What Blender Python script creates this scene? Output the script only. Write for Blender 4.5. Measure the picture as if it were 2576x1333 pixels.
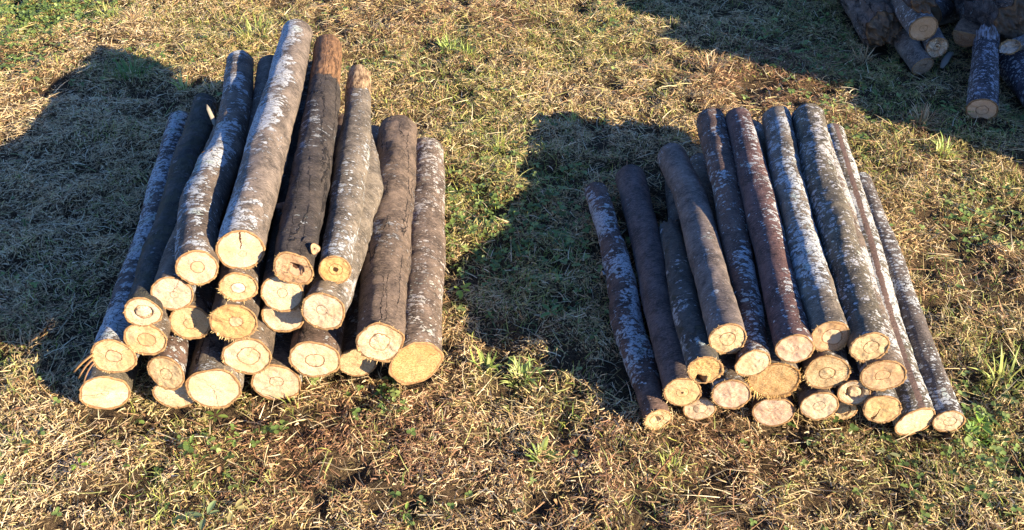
import bpy, math, numpy as np
from mathutils import Vector
for o in list(bpy.data.objects): bpy.data.objects.remove(o)
scene = bpy.context.scene
col = scene.collection
R = math.radians

# ---------------------------------------------------------------- camera
CAM_H, PITCH, FOC = 1.6, R(40), 2473.0           # focal length in pixels of a 2575 px wide frame
cam = bpy.data.cameras.new('camera'); co = bpy.data.objects.new('camera', cam); col.objects.link(co)
co.location = (0, 0, CAM_H); co.rotation_euler = (R(90) - PITCH, 0, 0)
cam.sensor_width = 36; cam.lens = 36*FOC/2575; cam.clip_end = 500; cam.clip_start = .02
scene.camera = co

# ---------------------------------------------------------------- light
SUN_EL, SUN_DIR = R(20.5), (0.82, -0.57)           # low sun to the right and a little behind the viewer
w = bpy.data.worlds.new('World'); scene.world = w; w.use_nodes = True
nt = w.node_tree; nt.nodes.clear()
sky = nt.nodes.new('ShaderNodeTexSky'); sky.sky_type = 'NISHITA'; sky.sun_disc = False
sky.air_density = 1.0; sky.dust_density = .2; sky.ozone_density = 4.0; sky.sun_elevation = SUN_EL; sky.sun_rotation = math.atan2(SUN_DIR[0], SUN_DIR[1])
bg = nt.nodes.new('ShaderNodeBackground'); bg.inputs[1].default_value = 0.072
wo = nt.nodes.new('ShaderNodeOutputWorld')
tint = nt.nodes.new('ShaderNodeMix'); tint.data_type = 'RGBA'; tint.blend_type = 'MULTIPLY'; tint.inputs[0].default_value = 1
tint.inputs[7].default_value = (.74, .93, 1.36, 1)     # the clear deep blue of the open sky
nt.links.new(sky.outputs[0], tint.inputs[6]); nt.links.new(tint.outputs[2], bg.inputs[0]); nt.links.new(bg.outputs[0], wo.inputs[0])
sl = bpy.data.lights.new('sun', 'SUN'); sl.energy = 5.0; sl.angle = R(0.5); sl.color = (1.0, .84, .62)
so = bpy.data.objects.new('sun', sl); col.objects.link(so)
hd = Vector((SUN_DIR[0], SUN_DIR[1], 0)).normalized()
sv = Vector((hd.x*math.cos(SUN_EL), hd.y*math.cos(SUN_EL), math.sin(SUN_EL)))
so.rotation_euler = sv.to_track_quat('Z', 'Y').to_euler(); so.location = sv*20
vs = scene.view_settings; vs.view_transform = 'Standard'; vs.look = 'None'; vs.gamma = 1; vs.exposure = 1.65

# ---------------------------------------------------------------- helpers
rng = np.random.default_rng(7)
TAB = rng.random((32, 32, 32))
def noise3(p, scale=1.0, off=0.0):
    """smooth value noise in 0..1 of an (N,3) array"""
    q = np.asarray(p, float)*scale + off + 1000
    i = np.floor(q).astype(int); f = q - i; f = f*f*(3-2*f)
    r = 0
    for a in (0, 1):
        for b in (0, 1):
            for c in (0, 1):
                wt = (f[:,0] if a else 1-f[:,0])*(f[:,1] if b else 1-f[:,1])*(f[:,2] if c else 1-f[:,2])
                r = r + wt*TAB[(i[:,0]+a) % 32, (i[:,1]+b) % 32, (i[:,2]+c) % 32]
    return r
def fbm(p, scale, off=0.0, octv=3):
    s = 0; a = 1; t = 0
    for k in range(octv):
        s = s + a*noise3(p, scale*2**k, off+k*7.3); t += a; a *= .5
    return s/t
def xy3(x, y, z=0.0):
    return np.stack([x, y, np.full_like(x, z)], 1)
def tag(o, label=None, cat=None, group=None, kind=None):
    if label: o['label'] = label
    if cat: o['category'] = cat
    if group: o['group'] = group
    if kind: o['kind'] = kind
    return o
def make_mesh(name, V, faces_flat, starts, mat, parent=None, smooth=True, vecs=None, cols=None, loc=None):
    me = bpy.data.meshes.new(name)
    V = np.ascontiguousarray(V, np.float32)
    if loc is not None: V = V - np.array(loc, np.float32)
    me.vertices.add(len(V)); me.vertices.foreach_set('co', V.ravel())
    me.loops.add(len(faces_flat)); me.loops.foreach_set('vertex_index', np.asarray(faces_flat, np.int32))
    me.polygons.add(len(starts)); me.polygons.foreach_set('loop_start', np.asarray(starts, np.int32))
    me.update(calc_edges=True)
    if smooth: me.polygons.foreach_set('use_smooth', np.ones(len(starts), bool))
    for k, v in (vecs or {}).items():
        a = me.attributes.new(k, 'FLOAT_VECTOR', 'POINT'); a.data.foreach_set('vector', np.ascontiguousarray(v, np.float32).ravel())
    if cols is not None:
        a = me.attributes.new('col', 'FLOAT_COLOR', 'POINT')
        c4 = np.ones((len(V), 4), np.float32); c4[:, :3] = cols; a.data.foreach_set('color', c4.ravel())
    me.validate()
    me.materials.append(mat)
    o = bpy.data.objects.new(name, me); col.objects.link(o)
    if parent is not None: o.parent = parent
    elif loc is not None: o.location = loc
    return o
def quads(Q):
    Q = np.asarray(Q).reshape(-1, 4); return Q.ravel(), np.arange(len(Q))*4
def empty(name, loc):
    o = bpy.data.objects.new(name, None); o.location = loc; o.empty_display_size = .05; col.objects.link(o); return o
def at(px, py, z=0.0):
    """world point at height z seen at a pixel of the 2575 px wide photograph (used to measure the place)"""
    cp, sp = math.cos(PITCH), math.sin(PITCH)
    u = (px-1287.5)/FOC; v = (py-666.5)/FOC
    d = np.array([u, cp - sp*v, -sp - cp*v])
    return np.array([0, 0, CAM_H]) + d*((z-CAM_H)/d[2])

# ---------------------------------------------------------------- materials
class NB:
    def __init__(s, name):
        s.m = bpy.data.materials.new(name); s.m.use_nodes = True; s.t = s.m.node_tree; s.t.nodes.clear()
        s.out = s.t.nodes.new('ShaderNodeOutputMaterial')
    def n(s, typ, **k):
        nd = s.t.nodes.new(typ)
        for a, b in k.items(): setattr(nd, a, b)
        return nd
    def set(s, sock, v):
        if hasattr(v, 'is_linked') or isinstance(v, bpy.types.NodeSocket): s.t.links.new(v, sock)
        elif v is not None:
            if isinstance(v, (tuple, list)) and sock.type == 'RGBA' and len(v) == 3: v = (*v, 1)
            sock.default_value = v
    def math(s, op, a, b=None, c=None, clamp=False):
        nd = s.n('ShaderNodeMath', operation=op, use_clamp=clamp)
        for i, v in enumerate((a, b, c)):
            if v is not None: s.set(nd.inputs[i], v)
        return nd.outputs[0]
    def vmath(s, op, a, b=None):
        nd = s.n('ShaderNodeVectorMath', operation=op); s.set(nd.inputs[0], a)
        if b is not None: s.set(nd.inputs[3] if op == 'SCALE' else nd.inputs[1], b)
        return nd.outputs['Value'] if op in ('DOT_PRODUCT', 'LENGTH') else nd.outputs[0]
    def attr(s, name):
        nd = s.n('ShaderNodeAttribute', attribute_name=name); return nd
    def noise(s, vec, scale, detail=4, rough=.6, dist=0):
        nd = s.n('ShaderNodeTexNoise'); s.set(nd.inputs['Vector'], vec); nd.inputs['Scale'].default_value = scale
        nd.inputs['Detail'].default_value = detail; nd.inputs['Roughness'].default_value = rough; nd.inputs['Distortion'].default_value = dist
        return nd
    def voro(s, vec, scale, feature='F1', rand=1):
        nd = s.n('ShaderNodeTexVoronoi', feature=feature); s.set(nd.inputs['Vector'], vec); nd.inputs['Scale'].default_value = scale
        nd.inputs['Randomness'].default_value = rand
        return nd
    def step(s, v, lo, hi):
        nd = s.n('ShaderNodeMapRange', interpolation_type='SMOOTHSTEP'); s.set(nd.inputs[0], v); s.set(nd.inputs[1], lo); s.set(nd.inputs[2], hi)
        return nd.outputs[0]
    def mix(s, f, a, b):
        nd = s.n('ShaderNodeMix', data_type='RGBA'); s.set(nd.inputs[0], f); s.set(nd.inputs[6], a); s.set(nd.inputs[7], b); return nd.outputs[2]
    def scalev(s, vec, sc):
        nd = s.n('ShaderNodeMapping'); s.set(nd.inputs[0], vec); nd.inputs['Scale'].default_value = sc; return nd.outputs[0]
    def finish(s, colour, rough=.85, height=None, bstr=.5, bdist=.002, spec=.2, transl=None):
        p = s.n('ShaderNodeBsdfPrincipled'); s.set(p.inputs['Base Color'], colour); s.set(p.inputs['Roughness'], rough)
        p.inputs['Specular IOR Level'].default_value = spec
        if height is not None:
            b = s.n('ShaderNodeBump'); b.inputs['Strength'].default_value = bstr; b.inputs['Distance'].default_value = bdist
            s.set(b.inputs['Height'], height); s.set(p.inputs['Normal'], b.outputs[0])
        sh = p.outputs[0]
        if transl:
            tr = s.n('ShaderNodeBsdfTranslucent'); s.set(tr.inputs[0], colour); mx = s.n('ShaderNodeMixShader'); mx.inputs[0].default_value = transl
            s.t.links.new(sh, mx.inputs[1]); s.t.links.new(tr.outputs[0], mx.inputs[2]); sh = mx.outputs[0]
        s.t.links.new(sh, s.out.inputs[0]); return s.m

def bark_material(name, base=(.10,.075,.062), lichen=.4, lcol=(.48,.49,.47), big=.5, crack=0., moss=0., peel=None, stripe=None, spots=.5, ridge=.4, side=None):
    b = NB(name); P = b.attr('rest').outputs['Vector']; F = b.attr('frac').outputs['Vector']
    wob = b.noise(P, 60, 2); wv = b.vmath('SCALE', b.vmath('SUBTRACT', wob.outputs['Color'], (.5,.5,.5)), .012)
    Pw = b.vmath('ADD', P, wv)
    Pl = b.scalev(Pw, (1, 1, 1.9))                       # patches are wider round the log than along it
    # base bark: mottled brown grey with fine cross lenticels
    n1 = b.noise(P, 22, 6, .65); n2 = b.noise(b.scalev(Pw, (1, 1, 5)), 90, 5, .7)
    n4 = b.noise(b.scalev(Pw, (1, 1, 2.6)), 210, 4, .75).outputs['Fac']
    c = b.mix(b.step(n1.outputs['Fac'], .35, .65), tuple(v*.5 for v in base), tuple(min(1, v*1.5) for v in base))
    c = b.mix(b.math('MULTIPLY', b.step(n4, .55, .66), .55), c, tuple(min(1, v*2.6+.015) for v in base))
    c = b.mix(b.math('MULTIPLY', b.step(n4, .46, .36), .7), c, tuple(v*.15 for v in base))
    c = b.mix(b.math('MULTIPLY', b.step(n2.outputs['Fac'], .5, .66), .7), c, tuple(min(1, v*2.3+.02) for v in base))
    c = b.mix(b.math('MULTIPLY', b.step(n2.outputs['Fac'], .46, .3), .8), c, tuple(v*.25 for v in base))
    # lichen: large irregular sheets broken by dark cracks, and small separate spots
    reg = b.noise(b.scalev(P, (1, 1, .7)), 9, 3, .55).outputs['Fac']
    if side:
        rad_ = b.vmath('NORMALIZE', b.vmath('MULTIPLY', F, (1, 1, 0)))
        sd_ = b.vmath('DOT_PRODUCT', rad_, (math.cos(R(side[0])), math.sin(R(side[0])), 0))
        reg = b.math('ADD', reg, b.math('MULTIPLY', b.math('SUBTRACT', sd_, .45), side[1]))
    sheet = b.noise(Pl, 42, 6, .62, .4).outputs['Fac']
    thr = .70 - .22*lichen*(.35+.9*big)
    sm = b.step(b.math('ADD', sheet, b.math('MULTIPLY', b.math('SUBTRACT', reg, .5), 1.0)), thr, thr+.05)
    Ps = b.scalev(b.vmath('ADD', P, b.vmath('SCALE', wv, .45)), (1, 1, 1.7))
    def dots(scale, ch, gain):
        v = b.voro(Ps, scale); cr = b.n('ShaderNodeSeparateColor'); b.set(cr.inputs[0], v.outputs['Color'])
        lim = b.math('ADD', cr.outputs[ch], b.math('MULTIPLY', b.math('SUBTRACT', reg, .5), 1.5))
        lim = b.math('MULTIPLY', b.math('SUBTRACT', lim, 1.0-spots*.85), gain, clamp=True)
        return b.step(b.math('SUBTRACT', b.math('MINIMUM', lim, .47), v.outputs['Distance']), 0.0, .045)
    sp = dots(46, 0, .85)
    sp2 = b.math('MAXIMUM', dots(84, 1, .7), dots(170, 0, .6))
    edge = b.voro(Pl, 62, 'DISTANCE_TO_EDGE').outputs['Distance']
    crk = b.step(edge, .0, .10)
    lm = b.math('MULTIPLY', b.math('MAXIMUM', sm, sp, clamp=True), b.math('ADD', .30, b.math('MULTIPLY', crk, .7)), clamp=True)
    lm = b.math('MAXIMUM', lm, sp2)
    fine = b.noise(b.scalev(Pw, (1, 1, 2.4)), 230, 4, .7).outputs['Fac']
    lm = b.math('MULTIPLY', lm, b.step(fine, .32, .46))
    lm = b.math('MULTIPLY', lm, min(1, .6+lichen))
    lv = b.mix(b.noise(P, 50, 3).outputs['Fac'], tuple(v*.75 for v in lcol), tuple(min(1, v*1.3) for v in lcol))
    lv = b.mix(b.math('MULTIPLY', b.step(b.noise(P, 17, 2).outputs['Fac'], .58, .7), .5), lv, (.42,.50,.36))
    halo = b.math('MULTIPLY', b.step(b.math('ABSOLUTE', b.math('SUBTRACT', lm, .30)), .28, .05), .55)
    c = b.mix(lm, c, lv); c = b.mix(halo, c, tuple(v*.35 for v in base))
    h = b.math('ADD', b.math('MULTIPLY', n1.outputs['Fac'], .6), b.math('MULTIPLY', n2.outputs['Fac'], 1.0*ridge+.2))
    h = b.math('ADD', h, b.math('MULTIPLY', lm, .35))
    if moss:
        mm = b.step(b.noise(P, 30, 6, .7).outputs['Fac'], .62-.25*moss, .74-.2*moss)
        c = b.mix(mm, c, b.mix(n2.outputs['Fac'], (.05,.048,.028), (.13,.12,.07)))
        h = b.math('ADD', h, b.math('MULTIPLY', b.math('MULTIPLY', mm, b.noise(P, 260, 4, .8).outputs['Fac']), 2.2))
    if crack:
        cv = b.voro(b.scalev(b.vmath('ADD', P, b.vmath('SCALE', wv, 1.2)), (1, 1, .075)), 30, 'DISTANCE_TO_EDGE').outputs['Distance']
        gate = b.step(b.noise(b.scalev(P, (1, 1, .35)), 26, 2).outputs['Fac'], .62-.22*crack, .66-.18*crack)
        cm = b.math('MULTIPLY', b.step(cv, .026, .008), gate)
        c = b.mix(b.math('MULTIPLY', cm, .85), c, (.018,.013,.010)); h = b.math('SUBTRACT', h, b.math('MULTIPLY', cm, 4.0))
    if stripe:
        rad = b.vmath('NORMALIZE', b.vmath('MULTIPLY', F, (1, 1, 0)))
        dt = b.vmath('DOT_PRODUCT', rad, (math.cos(R(stripe)), math.sin(R(stripe)), 0))
        c = b.mix(b.step(b.math('ADD', dt, b.math('MULTIPLY', b.math('SUBTRACT', sheet, .5), .06)), .982, .987), c, b.mix(n1.outputs['Fac'], (.10,.06,.045), (.20,.13,.10)))
    if peel:
        sz = b.n('ShaderNodeSeparateXYZ'); b.set(sz.inputs[0], F)
        pm = b.step(b.math('ADD', sz.outputs[2], b.math('MULTIPLY', b.math('SUBTRACT', b.noise(P, 40, 3).outputs['Fac'], .5), .12)), peel[0], peel[0]+.006)
        wn = b.noise(b.scalev(P, (1, 1, .25)), 130, 6, .7).outputs['Fac']
        wc = b.mix(b.step(wn, .35, .65), (.11,.055,.025), peel[1])
        c = b.mix(pm, c, wc); h = b.math('ADD', b.math('SUBTRACT', h, b.math('MULTIPLY', pm, 3.0)), b.math('MULTIPLY', b.math('MULTIPLY', pm, wn), 2.0))
    return b.finish(c, .78, h, 1.0, .004, .3)

def face_material(name, tone=(.74,.58,.36), hole=0, crack=None, rough=.3, heart=True, htone=None, rot=0., cw=.0):
    tone = tuple(v*m for v, m in zip(tone, (.93, .90, .88)))
    b = NB(name); D = b.attr('disc').outputs['Vector']; H = b.attr('heart').outputs['Vector']; P = b.attr('rest').outputs['Vector']
    r = b.vmath('LENGTH', D); wob = b.noise(P, 70, 3).outputs['Fac']; wob2 = b.noise(P, 240, 3, .7).outputs['Fac']
    hr = b.math('ADD', b.vmath('LENGTH', H), b.math('ADD', b.math('MULTIPLY', b.math('SUBTRACT', wob, .5), .35), b.math('MULTIPLY', b.math('SUBTRACT', wob2, .5), .22)))
    n1 = b.noise(P, 26, 4).outputs['Fac']
    c = b.mix(b.step(n1, .3, .7), tuple(v*m for v, m in zip(tone, (.95, .90, .84))), tuple(min(.86, v*m) for v, m in zip(tone, (1.08, 1.1, 1.12))))
    n5 = b.noise(P, 9, 3).outputs['Fac']
    c = b.mix(b.math('MULTIPLY', b.step(n5, .48, .62), .55), c, tuple(v*m for v, m in zip(tone, (.92, .76, .56))))
    spoke = b.noise(b.vmath('NORMALIZE', H), 9, 3, .7).outputs['Fac']
    c = b.mix(b.math('MULTIPLY', b.math('MULTIPLY', b.step(spoke, .56, .66), b.step(hr, .2, .8)), .30), c, tuple(v*m for v, m in zip(tone, (.74, .6, .42))))
    # growth rings, faint
    rings = b.math('SINE', b.math('MULTIPLY', hr, 26.0))
    c = b.mix(b.math('MULTIPLY', b.step(rings, .2, 1), .22), c, (.45,.28,.12))
    # saw tear: short dark pits
    pits = b.noise(b.scalev(P, (1, 2.0, 1)), 330, 3, .75).outputs['Fac']
    pm = b.math('MULTIPLY', b.step(pits, .54-.07*rough, .61-.07*rough), .6+.4*rough)
    c = b.mix(pm, c, tuple(v*m for v, m in zip(tone, (.48, .36, .25))))
    saw = b.noise(b.scalev(b.vmath('ADD', P, (0, 0, 0)), (1.0, 7, 1)), 120, 3, .6).outputs['Fac']
    c = b.mix(b.math('MULTIPLY', b.step(saw, .50, .64), .42), c, tuple(v*m for v, m in zip(tone, (.7, .6, .5))))
    h = b.math('ADD', b.math('MULTIPLY', pits, -.7), b.math('MULTIPLY', saw, .5))
    if heart:
        if htone: c = b.mix(b.math('MULTIPLY', b.step(hr, 1.0, .93), .8), c, htone)
        ln = b.math('MULTIPLY', b.step(b.math('ABSOLUTE', b.math('SUBTRACT', hr, 1.0)), .10, .035), b.math('ADD', .5, b.math('MULTIPLY', b.step(n1, .35, .6), .4)))
        c = b.mix(ln, c, (.17,.08,.03)); h = b.math('SUBTRACT', h, b.math('MULTIPLY', ln, .6))
        pth = b.step(b.math('ABSOLUTE', b.math('SUBTRACT', b.vmath('LENGTH', H), .13)), .07, .02)
        c = b.mix(b.math('MULTIPLY', pth, .5), c, (.35,.19,.08))
    if hole:
        hm = b.step(b.math('SUBTRACT', hr, hole), .05, -.05); c = b.mix(hm, c, (.05,.022,.01))
    if rot:
        rm = b.step(b.noise(P, 45, 5, .7).outputs['Fac'], .62-.3*rot, .7-.25*rot); c = b.mix(rm, c, b.mix(wob2, (.05,.032,.02), (.19,.13,.08)))
    if crack is not None:
        a = R(crack); sx = b.vmath('DOT_PRODUCT', D, (math.cos(a), math.sin(a), 0)); sy = b.vmath('DOT_PRODUCT', D, (-math.sin(a), math.cos(a), 0))
        off = b.math('ABSOLUTE', b.math('ADD', sy, b.math('MULTIPLY', b.math('SUBTRACT', wob, .5), .35)))
        cm = b.math('MULTIPLY', b.math('MULTIPLY', b.step(b.math('SUBTRACT', off, b.math('MULTIPLY', sx, cw)), .020, .0), min(1, .45+cw*12)), b.step(sx, .02, .08))
        c = b.mix(cm, c, (.07,.03,.012)); h = b.math('SUBTRACT', h, b.math('MULTIPLY', cm, 3))
    rim = b.step(b.math('ADD', r, b.math('MULTIPLY', b.math('SUBTRACT', wob, .5), .14)), .90, .935)
    c = b.mix(rim, c, b.mix(wob2, (.07,.035,.018), (.34,.19,.085)))
    return b.finish(c, .75, h, .8, .0012, .2)

def col_material(name, transl=.25, rough=.6, spec=.3):
    b = NB(name); c = b.attr('col').outputs['Color']; return b.finish(c, rough, None, transl=transl, spec=spec)
M_STRAW = col_material('dry_grass', .22, .55, .35)
M_LEAF = col_material('green_leaf', .30, .5, .4)
M_FIBRE = col_material('wood_fibre', .25, .7, .2)
b = NB('soil'); tc = b.n('ShaderNodeTexCoord').outputs['Object']
n1 = b.noise(tc, 9, 6, .65).outputs['Fac']; n2 = b.noise(tc, 160, 5, .7).outputs['Fac']; n3 = b.noise(b.scalev(tc, (1, 3, 1)), 420, 3, .7).outputs['Fac']
n6 = b.noise(b.scalev(tc, (3.2, 1, 1)), 380, 3, .7).outputs['Fac']; c = b.mix(b.step(n1, .35, .65), (.018,.012,.008), (.055,.037,.022)); c = b.mix(b.step(n2, .46, .62), c, (.11,.074,.04)); c = b.mix(b.math('MULTIPLY', b.step(b.math('MAXIMUM', n3, n6), .57, .64), .75), c, (.32,.22,.115))
M_SOIL = b.finish(c, .95, b.math('ADD', n2, n3), .9, .006, .1)

# ---------------------------------------------------------------- ground
PATCH = dict(
 green=[(1250,480,.25,.9),(1230,330,.3,.9),(1150,230,.3,.9),(1290,720,.2,.8),(1500,60,.3,.8),(1000,160,.3,.7),(2200,350,.2,.6),(2500,900,.16,.9),(2250,250,.3,.7),(600,80,.3,.6),(60,40,.26,1.5),(150,20,.2,1.3),(1150,110,.22,.7),(1500,130,.3,.6),(1330,430,.22,.9),(1200,620,.16,.9),(1180,520,.16,.8),(1350,650,.2,.7),(1280,930,.12,.7),(1330,130,.3,.5),(350,180,.14,.9),
        (2450,1100,.12,1.1),(2480,520,.2,.6),(2390,360,.16,.6),(2160,200,.3,.6),(2280,160,.3,.7),(2040,90,.3,.6),(500,1110,.16,.7),(620,1150,.16,.6),(2300,1180,.2,.7),(1000,1000,.08,.7),(1640,1170,.14,.4),(2080,1240,.14,.5),(700,130,.3,.6)],
 bare=[(800,1110,.10,.35),(560,1210,.08,.5),(1560,1150,.12,.6),(1480,1250,.10,.6),(2420,620,.14,.7),(2470,750,.12,.9),(60,1290,.08,.7),(1340,70,.12,.6),(2150,640,.08,.4),(1850,1120,.1,.7),(1980,1120,.1,.6),(1540,1060,.08,.4)],
 brown=[(800,1110,.18,1.0),(980,1120,.18,.9),(640,1080,.14,.8),(1500,1150,.12,.6),(1800,1140,.14,.6),(2450,700,.14,.5),(1650,1230,.2,.5),(1950,190,.28,1.0),(1800,170,.2,.7),(2330,300,.14,.8),(1250,40,.3,.5),(900,1120,.2,.7),(1150,1170,.12,.5),(2330,380,.12,.5),(1100,300,.2,.3)],
 straw=[(120,1190,.22,1.2),(330,1230,.16,.9),(150,600,.35,.9),(100,420,.25,.7),(300,350,.2,.5),(200,1180,.25,1.0),(400,1250,.18,.6),(1100,1230,.18,.6),(1850,1280,.22,.6),(150,300,.3,.7),(300,60,.3,.7),(1400,250,.3,.5),(2400,1280,.15,.5),(50,680,.2,.5)])
PW = {k: [(*at(x, y)[:2], r, s) for x, y, r, s in v] for k, v in PATCH.items()}
def patch(k, x, y):
    t = np.zeros_like(x)
    for cx, cy, r, s in PW[k]: t = np.maximum(t, s*np.exp(-(((x-cx)**2+(y-cy)**2)/(r*r))))
    return t
def ground_h(x, y):
    p = xy3(x, y); h = (fbm(p, 5.0, 3.1, 3)-.5)*.036 + (fbm(p, 24.0, 9.7, 2)-.5)*.026 + (fbm(p, 14, 4.4, 3)-.5)*.055
    return h - .006 - .010*patch('bare', x, y)
n = 520
uu = np.linspace(-1, 1, n)
def warp(u, half, far): return u*half + np.sign(u)*np.maximum(0, np.abs(u)-.93)**2*far/.0049
gx = warp(uu, 2.9, 70); gy = 2.3 + warp(uu, 2.4, 70)
X, Y = np.meshgrid(gx, gy); X = X.ravel(); Y = Y.ravel()
Z = ground_h(X, Y)*np.clip(1.4 - (np.abs(X)+np.abs(Y-2.3))/10, .2, 1)
idx = np.arange(n*n).reshape(n, n)
Q = np.stack([idx[:-1,:-1], idx[:-1,1:], idx[1:,1:], idx[1:,:-1]], -1)
f, s = quads(Q)
tag(make_mesh('ground', np.stack([X, Y, Z], 1), f, s, M_SOIL), kind='structure')

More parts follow.
